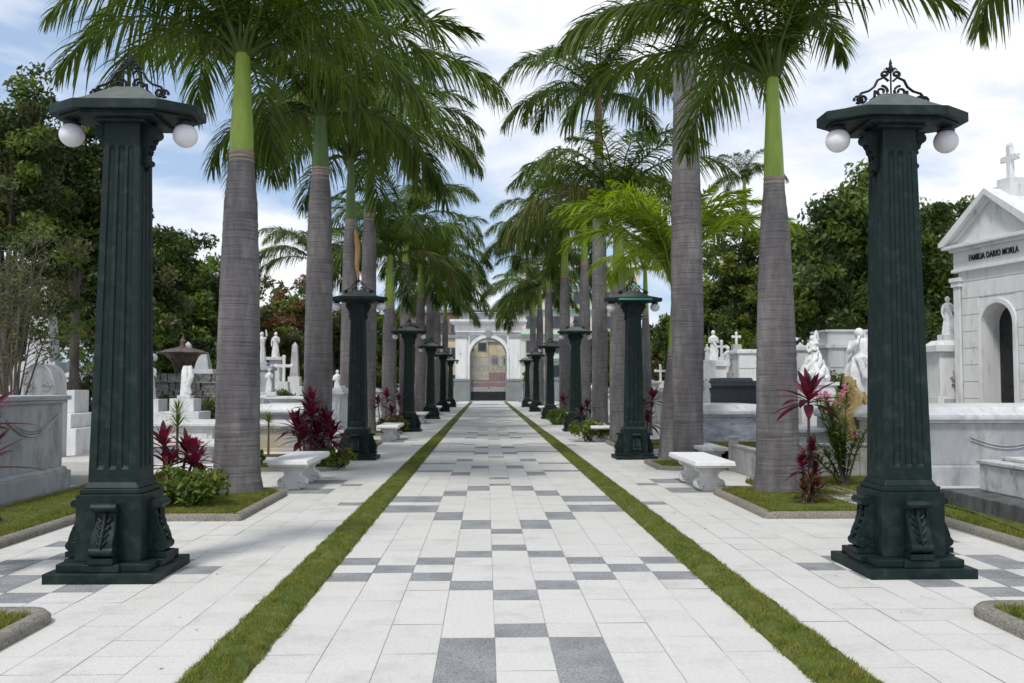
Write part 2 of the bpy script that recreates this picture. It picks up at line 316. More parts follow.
# planting beds
def rrect(x0, x1, y0, y1, r, n=6):
    P = []
    for (cx, cy, a0) in ((x1-r[1], y0+r[1], -90), (x1-r[2], y1-r[2], 0), (x0+r[3], y1-r[3], 90), (x0+r[0], y0+r[0], 180)):
        rr = r[{-90:1, 0:2, 90:3, 180:0}[a0]]
        if rr < .01: P.append((cx, cy)); continue
        for k in range(n+1):
            a = R(a0+90*k/n); P.append((cx+rr*math.cos(a), cy+rr*math.sin(a)))
    return P
def inset(P, d):
    n = len(P); out = []
    for i in range(n):
        a = Vector(P[i-1]); b = Vector(P[i]); c = Vector(P[(i+1)%n])
        t = ((b-a).normalized()+(c-b).normalized()).normalized(); nrm = Vector((-t.y, t.x)); out.append((b.x+nrm.x*d, b.y+nrm.y*d))
    return out
def bed(x0, x1, y0, y1, r=(.05,.05,.05,.05), grass=True, near=True, where=''):
    P = rrect(x0, x1, y0, y1, r); w = .13
    rings = [(0,-.02),(0,.05),(.03,.08),(.10,.08),(w,.06),(w,0)]
    vs = []; n = len(P)
    for d, z in rings: vs += [(a,b,z) for a,b in (inset(P, d) if d else P)]
    fs = [(i*n+k, i*n+(k+1)%n, (i+1)*n+(k+1)%n, (i+1)*n+k) for i in range(len(rings)-1) for k in range(n)]
    struct(MB().add(vs, fs).build('kerb', M['kerb'], smooth=True, angle=60))
    Q = inset(P, w-.005); g = MB(); rg = random.Random(int(x0*10+y0*7))
    cx, cy = (x0+x1)/2, (y0+y1)/2
    vs = [(a,b,.045) for a,b in Q]; m = len(Q)
    for f, z in ((.8,.06),(.5,.075),(.25,.08)): vs += [(cx+(a-cx)*f, cy+(b-cy)*f, z+rg.uniform(-.012,.012)) for a,b in Q]
    fs = [(i*m+k, i*m+(k+1)%m, (i+1)*m+(k+1)%m, (i+1)*m+k) for i in range(3) for k in range(m)] + [tuple(range(3*m, 4*m))]
    o = g.add(vs, fs).build('grass', M['turf'], smooth=True, angle=80)
    tag(o, 'grass in the kerbed planting bed '+where, 'grass', kind='stuff')
    if near:
        area = (x1-x0)*(y1-y0)
        def pts(rg, n):
            x = rg.uniform(x0+w+.01, x1-w-.01, n); y = rg.uniform(y0+w+.01, y1-w-.01, n)
            return np.stack([x, y, np.full(n, .05)], 1)
        o = blades('grass', pts, int(area*(4500 if y0 < 15 else 1500)), .02, .065, .0035 if y0 < 15 else .006, int(y0*10), M['blade']); tag(o, 'short grass blades growing in the kerbed bed '+where, 'grass', kind='stuff')
for sg in (-1, 1):
    side = 'left' if sg < 0 else 'right'
    def b2(a, b, y0, y1, rin_front, rin_back, near, where):
        if sg > 0: bed(a, b, y0, y1, (rin_front, .05, .05, rin_back), near=near, where=where)
        else: bed(-b, -a, y0, y1, (.05, rin_front, rin_back, .05), near=near, where=where)
    b2(3.16, 5.0, 3.2, 6.55, .05, .22, True, 'at the near %s corner of the picture' % side)
    b2(5.03, 6.5, 7.3, 16.9, .05, .05, True, 'beside the outer tombs on the %s' % side)
    for k in range(7):
        o = k*PER
        b2(3.12 if k else 3.13, 5.0, 11.07+o, 14.05+o, .05, .5, k < 2, 'before the %s bench on the %s' % (ORD[k], side))
        b2(3.05, 5.0, 17.4+o, 19.2+o, .3, .1, k < 1, 'after the %s bench on the %s' % (ORD[k], side))
struct(MB().box(-60, -5.04, 8, 92, -.019, -.006).build('paving_left', M['slab2'])); struct(MB().box(5.04, 60, 8, 92, -.019, -.006).build('paving_right', M['slab2']))
# ------------------------------------------------------------------ lamp columns
def spiral(cx, cz, r0, r1, a0, turns, y=0, n=26, flip=1):
    out = []
    for i in range(n+1):
        t = i/n; a = a0+flip*turns*2*PI*t; r = r0+(r1-r0)*t; out.append((cx+r*math.cos(a), y, cz+r*math.sin(a)))
    return out
def make_column():
    t = empty('lamp_column')
    m = MB()
    def cross(hw, seg, z0, z1, pj):   # square with a projecting middle on each side
        a = hw; s = seg/2; p = pj
        poly = [(-a,-a),(-s,-a),(-s,-a-p),(s,-a-p),(s,-a),(a,-a),(a,-s),(a+p,-s),(a+p,s),(a,s),(a,a),(s,a),(s,a+p),(-s,a+p),(-s,a),(-a,a),(-a,s),(-a-p,s),(-a-p,-s),(-a,-s)]
        m.prism(poly, z0, z1)
    m.cbox(0,0,.90,.90,0,.085); cross(.375, .30, .0855, .15, .035); 
    m.build('base', M['iron'], t, bevel=.008)
    p = MB().cbox(0,0,.54,.54,.1505,.70)
    p.build('pedestal', M['iron'], t, bevel=.006)
    MB().cbox(0,0,.50,.50,.7005,.745).cbox(0,0,.46,.46,.7455,.80,tx=.03,ty=.03).build('moulding', M['iron'], t, bevel=.008)
    # scroll consoles on four faces
    for q in range(4):
        c = MB(); prof = []
        pr = [(.28,.62),(.30,.635),(.335,.63),(.345,.60),(.335,.575),(.315,.555),(.325,.50),(.345,.43),(.375,.35),(.39,.28),(.385,.235),(.36,.205),(.32,.20),(.28,.205)]
        poly = [(a,b) for a,b in pr]
        c.prism(poly, -.088, .088, axis='y')
        c.v = [(x,y,z) for x,y,z in c.v]
        c.prism([(.28,.156),(.40,.156),(.40,.20),(.28,.20)], -.10, .10, axis='y')
        c.tube([(.338,-.103,.605),(.338,.103,.605)], .034, 12); c.tube([(.358,-.094,.25),(.358,.094,.25)], .046, 14)
        # acanthus rib and leaves on the console face
        c.tube([(.33,0,.56),(.335,0,.50),(.358,0,.42),(.388,0,.34),(.402,0,.29)], [.012,.016,.018,.016,.01], 6)
        for k in range(4):
            zz = .50-k*.058; xx = .326+.018*k; q_ = 1-.10*k
            for sd in (-1,1): c.tube([(xx+.002,sd*.004,zz-.05),(xx+.008,sd*.028*q_,zz-.015),(xx+.002,sd*.052*q_,zz+.012),(xx-.002,sd*.068*q_,zz-.006)], [.006,.015,.012,.004], 6)
        for sd in (-1,1):
            c.tube([(v[0], sd*.090, v[2]) for v in spiral(.345,.262,.042,.008,R(90),1.4)], .007, 5)
            c.tube([(.325,sd*.082,.55),(.333,sd*.084,.47),(.355,sd*.084,.37),(.380,sd*.082,.31)], .008, 5)
        c.v = [(.27+(x-.28)*1.28 if x > .28 else x-.01, y, z) for x,y,z in c.v]
        c.rot(q*PI/2); c.build('scroll_console', M['iron'], t, smooth=True, angle=35)
    # fluted tapering shaft
    zb, zt = .8005, 3.86; wb, wt = .40/2, .295/2
    s = MB(); sh = []
    def side_pts(w, d):
        pts = [(-1.0,0)]
        for k in range(3):
            c = -.52+.52*k; g = .165
            pts += [(c-g,0)] + [(c+g*math.cos(a), -d*math.sin(a)) for a in (R(150),R(120),R(90),R(60),R(30))] + [(c+g,0)]
        return [(a*w, b) for a, b in pts]
    levels = [(zb,0),(zb+.10,0),(zb+.13,.022),(zt-.22,.019),(zt-.19,0),(zt,0)]
    vs = []
    for z, d in levels:
        w = wb+(wt-wb)*(z-zb)/(zt-zb); ring = []
        for q in range(4):
            for a, b in side_pts(w, d):
                x, y = a, -w-b
                c_, s_ = [(1,0),(0,1),(-1,0),(0,-1)][q]; ring.append((x*c_-y*s_, x*s_+y*c_, z))
        vs += ring
    n = len(ring); fs = [(i*n+k, i*n+(k+1)%n, (i+1)*n+(k+1)%n, (i+1)*n+k) for i in range(len(levels)-1) for k in range(n)] + [tuple(range(n))[::-1], tuple(range(n*(len(levels)-1), n*len(levels)))]
    s.add(vs, fs); s.build('shaft', M['iron'], t)
    # brackets under the wings
    for sd in (-1, 1):
        b = MB(); w = wt+.005
        b.prism([(w-.01,3.50),(w+.02,3.50),(w+.035,3.56),(w+.03,3.62),(w+.06,3.70),(w+.11,3.78),(w+.12,3.86),(w-.01,3.86)], -.06, .06, axis='y')
        b.tube([(w+.03,-.068,3.55),(w+.03,.068,3.55)], .028, 10); b.tube([(w+.085,-.068,3.80),(w+.085,.068,3.80)], .045, 12)
        for k in range(3): b.tube([(w+.04+.02*k,-.03,3.62+.05*k),(w+.06+.02*k,0,3.64+.05*k),(w+.04+.02*k,.03,3.62+.05*k)], .011, 5)
        b.ball((w+.03,0,3.49), .024, 8, 6)
        if sd < 0: b.rot(PI)
        b.build('capital_bracket', M['iron'], t, smooth=True, angle=35)
    # canopy with tapering wings
    c = MB()
    def plan(a, b, e, f): return [(-a,-e),(-b,-f),(b,-f),(a,-e),(a,e),(b,f),(-b,f),(-a,e)]
    c.cbox(0,0,.42,.42,3.8605,3.885); c.cbox(0,0,.62,.56,3.8855,3.915); c.prism(plan(.56,.30,.10,.28), 3.9155, 3.935); c.prism(plan(.635,.35,.125,.33), 3.9355, 4.02)
    cp = c.build('canopy', M['iron'], t, bevel=.006)
    r = MB(); lo = plan(.60,.34,.10,.30); hi = plan(.12,.10,.05,.07)
    vs = [(a,b,4.0202) for a,b in lo] + [(a,b,4.075) for a,b in plan(.31,.27,.16,.22)] + [(a,b,4.20) for a,b in hi]
    fs = [(i*8+k, i*8+(k+1)%8, (i+1)*8+(k+1)%8, (i+1)*8+k) for i in range(2) for k in range(8)] + [tuple(range(16,24)), tuple(range(8))[::-1]]
    r.add(vs, fs).build('canopy_roof', M['ironflat'], t)
    # wrought scroll cresting
    g = MB(); q = .0130; zc = 4.20
    for sd in (-1, 1):
        def P(l): return [(sd*x, 0, z) for x, _, z in l]
        g.tube(P([(.30+.038*math.cos(a), 0, zc-.04+.038*math.sin(a)) for a in [R(300-40*i) for i in range(9)]]), q, 6)
        g.tube(P(spiral(.262,zc-.03,.045,.016,R(0),-1.3)), q, 6)
        g.tube(P([(.305,0,zc-.03),(.27,0,zc+.03),(.20,0,zc+.055),(.15,0,zc+.10),(.12,0,zc+.17),(.06,0,zc+.20),(.02,0,zc+.16)]), q, 6)
        g.tube(P(spiral(.085,zc+.05,.062,.016,R(90),1.35)), q, 6)
        g.tube(P(spiral(.05,zc+.235,.036,.012,R(-90),1.2)), q, 6)
        g.tube(P([(.145,0,zc+.06),(.15,0,zc-.005),(.19,0,zc-.045)]), q, 6)
        g.tube(P([(0,0,zc+.25),(.04,0,zc+.30),(.062,0,zc+.28)]), [.012,.012,.004], 6)
    g.tube([(0,0,zc-.02),(0,0,zc+.26)], .008, 6); g.lathe([(.003,zc+.25),(.026,zc+.29),(.012,zc+.33),(.016,zc+.345),(.002,zc+.40)], n=8)
    g.v = [(x*1.0, y, 4.17+(z-4.17)*.86) for x,y,z in g.v]
    g.build('scroll_cresting', M['black'], t, smooth=True, angle=60)
    for sd in (-1, 1):
        h = MB().lathe([(.05,3.934),(.05,3.905),(.075,3.895),(.075,3.875)], cx=sd*.49, n=16).build('lamp_holder', M['black'], t, smooth=True)
        MB().ball((sd*.49,0,3.79), .106, 28, 18).build('lamp_globe', M['globe'], h, smooth=True, angle=180)
    return t
col0 = make_column()
CY = 8.04
for k in range(6):
    for sg in (-1, 1):
        o = col0 if (k == 0 and sg < 0) else copy_tree(col0)
        o.location = (((-3.355 if sg < 0 else 3.40) if k == 0 else sg*(0,3.05,2.96,2.92,2.9,2.9)[k]), CY+k*PER, 0); o.scale = (1,1,1 if k == 0 else .885)
        side = 'left' if sg < 0 else 'right'
        extra = {(0,-1): 'nearest on the left, standing clear of the palms', (0,1): 'nearest on the right, with the cresting against open sky', (1,1): 'second on the right, half hidden by young palm fronds'}.get((k, sg), '%s from the front on the %s side of the walk' % (ORD[k], side))
        tag(o, 'dark green fluted lamp column with two globes, '+extra, 'lamp column', 'lamp columns lining the walk')
        if (k, sg) == (1, 1):
            ln = MB().prism([(-.6,-.155),(-.37,-.346),(.37,-.346),(.6,-.155),(.6,-.16),(.37,-.352),(-.37,-.352),(-.6,-.16)][:8], 3.945, 3.985)
            b = MB().box(-.37,.37,-.352,-.342,3.94,3.99).build('canopy_edge_strip', M['teal'], o); b['label'] = 'teal painted canopy edge'
# ------------------------------------------------------------------ benches
def make_bench():
    t = empty('stone_bench')
    MB().box(-.29,.29,0,2.0,.375,.40).box(-.31,.31,-.02,2.02,.4005,.47,tx=.015,ty=.015).build('seat', M['bench'], t, bevel=.012)
    for y in (.42, 1.52):
        b = MB()
        half = [(0,.372),(.21,.372),(.225,.34),(.20,.30),(.155,.285),(.125,.25),(.125,.215),(.15,.185),(.195,.165),(.225,.125),(.225,.07),(.195,.03),(.15,.015),(.12,0),(0,0)]
        poly = half + [(-a,b_) for a,b_ in half[::-1][1:-1]]
        poly = [(a,b_) for a,b_ in poly]
        b.prism(poly, y-.085, y+.085, axis='y')
        for sd in (-1,1):
            for yy, e in ((y-.087,-1),(y+.087,1)):
                b.tube([(sd*abs(v[0]), yy, v[2]) for v in spiral(.145,.095,.075,.012,R(80),-1.6,n=22)], .017, 7)
                b.tube([(sd*abs(v[0]), yy, v[2]) for v in spiral(.175,.335,.032,.008,R(0),1.2,n=14)], .013, 6)
        b.box(-.05,.05,y-.105,y+.105,.20,.37); b.box(-.035,.035,y-.112,y+.112,.22,.35); b.box(-.10,.10,y-.10,y+.10,.0,.03)
        b.build('leg', M['bench'], t, smooth=True, angle=35, bevel=.004)
    return t
bench0 = make_bench()
for k in range(6):
    for sg in (-1, 1):
        o = bench0 if (k == 0 and sg < 0) else copy_tree(bench0)
        o.location = ((-3.24 if sg < 0 else 3.20) if k == 0 else sg*3.05, (14.12 if sg < 0 else 13.72)+k*PER, .002); 
        side = 'left' if sg < 0 else 'right'
        tag(o, 'white stone bench on scrolled legs, %s from the front on the %s' % (ORD[k], side), 'bench', 'white stone benches along the walk')
# ------------------------------------------------------------------ royal palms
def frond_mesh(name, L, e0, e1, seed, nl=84, ll=.78, m='frond', pw=1.25, droop=.55, lw=.024):
    rg = np.random.default_rng(seed); n = 26
    s = np.linspace(0,1,n); e = np.radians(e0+(e1-e0)*s**pw)
    sway = np.cumsum(rg.normal(0,.004,n))*L
    x = np.concatenate([[0], np.cumsum(np.cos(e[:-1]))])*L/(n-1); z = np.concatenate([[0], np.cumsum(np.sin(e[:-1]))])*L/(n-1)
    Pp = np.stack([x, sway, z], 1); T = np.stack([np.cos(e), np.zeros(n), np.sin(e)], 1); Nn = np.stack([-np.sin(e), np.zeros(n), np.cos(e)], 1)
    V = []; F = []
    # rachis
    for i in range(n):
        r = .034*(1-s[i])+.004
        if s[i] < .12: r *= 1+.9*(1-s[i]/.12)
        for a in (45,135,225,315): V.append(Pp[i]+np.array([0,1,0])*r*math.cos(R(a))+Nn[i]*r*math.sin(R(a)))
    for i in range(n-1):
        for k in range(4): F.append((i*4+k, i*4+(k+1)%4, (i+1)*4+(k+1)%4, (i+1)*4+k))
    us = (0,.28,.55,.8,1.0); ws = (.5,1,.9,.55,.08)
    for side in (-1,1):
        for j in range(nl):
            q = .13+.87*(j+rg.uniform(-.3,.3))/nl; q = min(max(q,.12),.999)
            fi = q*(n-1); i = min(int(fi), n-2); w = fi-i; p = Pp[i]*(1-w)+Pp[i+1]*w; t = T[i]*(1-w)+T[i+1]*w; nn = Nn[i]*(1-w)+Nn[i+1]*w
            a = R(22+48*q**1.3+rg.normal(0,5)); pl = rg.choice([-.25,.1,.45])+rg.normal(0,.08)
            d = np.array([0,side*math.cos(a),0])+t*math.sin(a)+nn*pl; d /= np.linalg.norm(d)
            l = ll*(.62+.38*math.sin(PI*min(q*1.02,1)))*(1 if q < .8 else 1-.55*(q-.8)/.2)*rg.uniform(.88,1.08)
            if q < .22: l *= .7
            dr = droop*rg.uniform(.75,1.3)
            wd = np.cross(d, np.array([0,0,1.0])); wn = np.linalg.norm(wd); wd = wd/wn if wn > .05 else np.array([1.0,0,0])
            tw = rg.uniform(-.8,.8); up_ = np.cross(wd, d); wd = wd*math.cos(tw)+up_*math.sin(tw)
            w0 = lw*rg.uniform(.8,1.2); o = len(V)
            for u, ww in zip(us, ws):
                c = p+d*l*u*(1-.18*dr*u)+np.array([0,0,-1.0])*dr*l*u*u
                V.append(c-wd*w0*ww); V.append(c+wd*w0*ww)
            for k in range(4): F.append((o+2*k, o+2*k+1, o+2*k+3, o+2*k+2))
    me_o = fastmesh(name, V, F, M[m]); me = me_o.data; bpy.data.objects.remove(me_o); return me
# droop classes from hanging old fronds to the upright spear
CL = [(-2,-80,3.2),(22,-74,3.6),(40,-66,3.85),(56,-56,3.9),(69,-40,3.7),(80,-5,3.1)]
FR = {}
for mk, tweak in (('frond',1),('frond_light',1),('frond_dull',1)):
    FR[mk] = [[frond_mesh('frond', L, e0, e1, 10*i+v+(len(mk)), m=mk, nl=96 if mk != 'frond_light' else 104, ll=(.84 if i < 5 else .64)*(.85 if mk == 'frond_light' else 1), droop=(.60 if i < 4 else .40)*(.75 if mk == 'frond_light' else 1), lw=.0195 if mk != 'frond_light' else .020) for v in range(2 if mk == 'frond' else 1)] for i, (e0, e1, L) in enumerate(CL)]
def palm(px, Y, zb, zt, label, rad=.36, top=.235, sc=1.0, fm='frond', shaft='shaft', nf=17, seed=1, lean=0, name='royal_palm', x=None, rot0=None, classes=None, group='royal palms lining the walk', band=True, bulge=.05, spec=None):
    """zb: bottom of the crownshaft; zt: its top"""
    xx = X(px, Y) if x is None else x
    t = empty(name, (xx, Y, 0)); rg = random.Random(seed*31+5)
    prof = []; n = 90; st = top*.77
    for i in range(n+1):
        u = i/n; z = -.05+(zb+.05)*u
        r = top + (rad*.86-top)*(1-u)**.75 + bulge*math.sin(PI*min(1, u*1.25))*.5
        q = max(0, min(1, (z-(zb-.95))/.95)); r *= 1-.23*q*q*(3-2*q)
        r += rad*.26*math.exp(-max(z,0)/.28)
        r *= 1+.006*math.sin(z*38+seed)
        r *= 1+rg.uniform(-.012,.012); prof.append((r, z))
    def off(z): return lean*(z/zb)
    m = MB().lathe(prof, n=26); m.v = [(x_+off(z), y_, z) for x_,y_,z in m.v]; m.build('trunk', M['bark'], t, smooth=True, angle=80)
    if band:
        m = MB().lathe([(st+.004,zb-.26),(st+.016,zb-.24),(st+.003,zb-.20),(st+.003,zb-.16),(st+.014,zb-.145),(st+.002,zb-.11),(st+.012,zb-.08),(st,zb-.05),(st+.010,zb)], n=24); m.v = [(x_+off(z), y_, z) for x_,y_,z in m.v]; m.build('leaf_scar_band', M['band'], t, smooth=True, angle=80)
    h = zt-zb
    m = MB().lathe([(st*.98,zb-.002),(st*1.0,zb+h*.08),(st*.95,zb+h*.25),(st*.80,zb+h*.55),(st*.68,zb+h*.8),(st*.62,zt),(top*.34,zt+.25),(.02,zt+.5)], n=24)
    m.v = [(x_+off(z), y_, z) for x_,y_,z in m.v]; m.build('crownshaft', M[shaft], t, smooth=True, angle=80)
    a = rot0 if rot0 is not None else rg.uniform(0, 2*PI)
    classes = classes or [3,1,2,4,1,3,2,4,1,3,5,2,3,1,4,2,3,2,4,1,3]
    for i in range(len(spec) if spec else nf):
        c = classes[i % len(classes)]
        if not spec and math.sin(a) < -.55 and c < 3: c += 2
        if spec: a, c = R(spec[i][0]), spec[i][1]
        ms = FR['frond_dull' if fm == 'frond' and c < 3 and rg.random() < .09 else fm][c]
        o = bpy.data.objects.new('frond', ms[rg.randrange(len(ms))]); C.objects.link(o); o.parent = t
        s = sc*rg.uniform(.9,1.08); o.scale = (s, s*rg.choice((-1,1)), s)
        o.location = (off(zt)+math.cos(a)*.06, math.sin(a)*.06, zt+.02*c); o.rotation_euler = (R(rg.uniform(-7,7)), R(rg.uniform(-6,6)), a)
        a += R(137.5)+rg.uniform(-.2,.2)
    tag(t, label, 'palm tree', group); return t
def royal(side, k, px, Y, yb, yt, **kw):
    zb = H(yb, Y, px); zt = H(yt, Y, px)
    look = kw.pop('look', 'royal palm with grey ringed trunk')
    return palm(px, Y, zb, zt, '%s, %s from the front in the %s row' % (look, ORD[k], side), seed=k*7+(1 if side == 'left' else 4), **kw)
royal('left', 0, 238, 13.65, 152, 58, rad=.36, top=.225, sc=.93, rot0=R(185), spec=[(183,3),(204,4),(160,3),(150,2),(190,5),(240,4),(120,2),(270,5),(95,1),(60,2),(30,2),(2,3),(330,3),(300,4),(20,4),(80,4),(140,5),(352,2),(225,4),(172,2),(110,4),(45,3),(315,5)], look='thick royal palm with yellow green crownshaft')
royal('left', 1, 318, 18.6, 168, 118, rad=.31, top=.225, rot0=R(20), shaft='shaftdark', sc=1.08, nf=20)
royal('left', 2, 349, 25.95, 220, 160, rad=.28, top=.19, shaft='shaftdark', sc=1.1, nf=18)
royal('left', 3, 368, 30.95, 213, 140, rad=.28, top=.235, shaft='shaftdark', sc=1.15, nf=20)
royal('left', 4, 389, 38.3, 305, 256, rad=.32, top=.27, sc=1.12, nf=19, classes=[1,3,0,2,3,1,2,4,1,3,2,4,3,1,5,2,3,1,4,0,2,3,4])
royal('left', 5, 405, 43.3, 262, 225, rad=.3, top=.22, sc=1.12, nf=19, classes=[1,3,0,2,3,1,2,4,1,3,2,4,3,1,5,2,3,1,4,0,2,3,4])
royal('left', 6, 420, 50.6, 295, 264, rad=.32, top=.24, look='royal palm with pale banded trunk', sc=1.18, nf=20, classes=[0,2,1,0,2,1,3,1,0,2,1,4,2,1,0,3,1,2,4,1,0,3,5])
royal('left', 7, 430, 55.6, 283, 255, rad=.3, top=.22, sc=1.18, nf=20, classes=[0,2,1,0,2,1,3,1,0,2,1,4,2,1,0,3,1,2,4,1,0,3,5])
royal('left', 8, 437, 63.0, 312, 290, rad=.3, top=.22, sc=1.18, nf=20, classes=[0,2,1,0,2,1,3,1,0,2,1,4,2,1,0,3,1,2,4,1,0,3,5])
royal('left', 9, 445, 75.4, 318, 300, rad=.3, top=.22, sc=1.18, nf=20, classes=[0,2,1,0,2,1,3,1,0,2,1,4,2,1,0,3,1,2,4,1,0,3,5])
royal('right', 0, 777, 13.5, 178, 82, rad=.35, top=.19, spec=[(4,4),(14,5),(177,3),(200,4),(160,3),(190,5),(120,3),(95,3),(70,3),(50,4),(30,5),(240,4),(265,5),(290,4),(315,5),(165,2),(100,2),(350,5),(135,4)], look='thick royal palm with smooth green crownshaft')
royal('right', 1, 688, 18.6, 24, -34, rad=.32, top=.235, shaft='shaftbrown', rot0=R(170), look='tallest grey palm with brown crownshaft', bulge=.12, spec=[(172,2),(192,3),(150,3),(215,4),(15,3),(340,4),(90,3),(60,4),(120,4),(270,5),(240,5),(300,5),(35,2),(160,5),(75,2)])
royal('right', 2, 619, 25.95, 262, 205, rad=.29, top=.2)
royal('right', 3, 600, 30.95, 155, 98, rad=.30, top=.20, shaft='shaftbrown', look='tall royal palm with reddish brown crownshaft', sc=1.05, rot0=R(30), nf=17)
royal('right', 4, 585, 38.3, 262, 215, rad=.28, top=.2, sc=1.12, nf=19, classes=[1,3,0,2,3,1,2,4,1,3,2,4,3,1,5,2,3,1,4,0,2,3,4])
royal('right', 5, 565, 43.3, 275, 232, rad=.3, top=.23, sc=1.12, nf=19, classes=[1,3,0,2,3,1,2,4,1,3,2,4,3,1,5,2,3,1,4,0,2,3,4])
royal('right', 6, 549, 52, 290, 255, rad=.29, top=.21, sc=1.18, nf=20, classes=[0,2,1,0,2,1,3,1,0,2,1,4,2,1,0,3,1,2,4,1,0,3,5])
royal('right', 7, 540, 61, 308, 286, rad=.29, top=.21, sc=1.18, nf=20, classes=[0,2,1,0,2,1,3,1,0,2,1,4,2,1,0,3,1,2,4,1,0,3,5])
royal('right', 8, 533, 72, 316, 298, rad=.3, top=.22, sc=1.18, nf=20, classes=[0,2,1,0,2,1,3,1,0,2,1,4,2,1,0,3,1,2,4,1,0,3,5])
palm(667, 20.3, H(348,20.3), H(285,20.3), 'short young palm with bright green fronds leaning behind a grey trunk', rad=.20, top=.11, fm='frond_light', nf=14, seed=77, lean=.12, name='young_palm', sc=.95, spec=[(178,4),(165,5),(205,5),(150,4),(235,4),(5,5),(30,4),(340,5),(196,4),(90,4),(285,5),(130,5),(60,5),(350,4),(185,5),(110,3),(10,5),(217,5)], group='young palms', shaft='shaft')
palm(628, 30.0, H(310,30), H(270,30), 'young feathery palm between two grey trunks on the right', rad=.2, top=.13, fm='frond_light', nf=11, seed=42, name='young_palm', sc=.6, group='young palms', x=X(640,30)+.2)
palm(747, 46, H(205,46), H(178,46), 'distant dark palm rising above the trees on the right', rad=.2, top=.15, fm='frond', nf=13, seed=12, name='palm', sc=.62, group='distant palms', band=False, classes=[1,2,3,4,3,2,5,4,3,2])
palm(313, 44, H(285,44), H(262,44), 'distant palm behind the left row of trunks', rad=.2, top=.15, fm='frond', nf=15, seed=14, name='palm', sc=.95, group='distant palms', band=False)
palm(1180, 8.6, 4.4, 5.75, 'palm beyond the right edge whose frond tips hang into the top corner', rad=.3, top=.2, seed=19, sc=.85, x=6.15, group='palms beyond the frame', spec=[(178,3),(160,4),(90,3),(20,2),(60,3),(330,3),(120,5),(0,4),(300,4)])
l3 = [o for o in C.objects if o.get('label','').startswith('royal palm with grey ringed trunk, third from the front in the left row')][0]
V = []; F = []; blade_leafs = [(-.16,-.28,H(232,25.95)),(-.10,-.30,H(232,25.95)-.5),(-.12,-.29,H(232,25.95)-1.0),(-.06,-.27,H(232,25.95)-1.55)]
MB().tube([(.30+p[0]+.04,p[1]*.8,p[2]) for p in blade_leafs], [.05,.075,.06,.015], 8).build('dry_leaf_sheath', M['dry'], l3, smooth=True)['label'] = 'dry brown hanging leaf sheath'
# ------------------------------------------------------------------ broadleaf trees
def leaves(centres, rads, npl, size, rg, flat=.75):
    """leaf quads scattered through clumps"""
    n = len(centres)*npl; Cc = np.repeat(centres, npl, 0); Rr = np.repeat(rads, npl)
    d = rg.normal(0,1,(n,3)); d /= np.linalg.norm(d,axis=1)[:,None]; r = Rr*rg.random(n)**.45
    P = Cc+d*r[:,None]*np.array([1,1,flat])
    a = rg.normal(0,1,(n,3)); a /= np.linalg.norm(a,axis=1)[:,None]; b = np.cross(a, rg.normal(0,1,(n,3))); b /= np.linalg.norm(b,axis=1)[:,None]
    s = size*rg.uniform(.6,1.3,n)[:,None]; a = a*s; b = b*s*.42
    V = np.empty((n*4,3)); V[0::4] = P-a; V[1::4] = P+b*1.0; V[2::4] = P+a; V[3::4] = P-b
    return V, np.arange(n*4).reshape(n,4)
def tree(x, y, h, r, label, mats=('leafmid','leafdark'), base=.35, nclump=160, npl=150, size=.125, seed=1, rz=None, name='tree', group=None, trunk=.22, lobes=7):
    t = empty(name, (x,y,0)); rg = np.random.default_rng(seed); rr = random.Random(seed)
    rz = rz or (h*(1-base))/2; cz = h-rz
    # several limbs, each ending in a lobe of clumps
    L = []
    for i in range(lobes):
        a = i*2.4+rr.uniform(-.4,.4); f = math.sqrt((i+.5)/lobes)*.72; zz = cz+rz*rr.uniform(-.55,.62)*(1.05-f*.5)
        L.append((math.cos(a)*r*f, math.sin(a)*r*f, zz, rr.uniform(.36,.52)))
    m = MB(); zf = max(.6, cz-rz*.85)
    m.tube([(0,0,-.1),(.04,.02,zf*.5),(rr.uniform(-.1,.1),0,zf)], [trunk*1.25,trunk,trunk*.85], 9)
    for (lx,ly,lz,lr) in L:
        m.tube([(0,0,zf*.92),(lx*.35,ly*.35,zf+(lz-zf)*.5),(lx*.8,ly*.8,lz-.1)], [trunk*.6,trunk*.38,trunk*.12], 6)
        for q in range(3):
            e = (lx+rr.uniform(-.5,.5)*r*.5, ly+rr.uniform(-.5,.5)*r*.5, lz+rr.uniform(-.1,.5)*rz*.5)
            m.tube([(lx*.6,ly*.6,zf+(lz-zf)*.75),((lx*.7+e[0])/2,(ly*.7+e[1])/2,(lz+e[2])/2-.1),e], [trunk*.2,trunk*.12,trunk*.04], 5)
    m.build('trunk', M['wood'], t, smooth=True)
    cs = []; rs = []
    for k in range(nclump):
        lx,ly,lz,lr = L[rr.randrange(lobes)]
        d = rg.normal(0,1,3); d /= np.linalg.norm(d); q = lr*rr.uniform(.35,1.15)
        cs.append((lx+d[0]*r*q, ly+d[1]*r*q, lz+d[2]*rz*q*.9)); rs.append(r*rr.uniform(.13,.25))
    V, F = leaves(np.array(cs), np.array(rs), npl, size, rg)
    mi = np.repeat(rg.choice(len(mats), nclump, p=None), npl)
    fastmesh('crown', V, F, [M[q] for q in mats], t, mi)
    tag(t, label, 'tree', group or 'trees behind the tombs'); return t
def trow(px, Y, ytop, rpx, label, seed, mats=('leafmid','leafdark'), **k):
    return tree(X(px,Y), Y, H(ytop,Y,px), W(rpx,Y), label, mats=mats, seed=seed, **k)
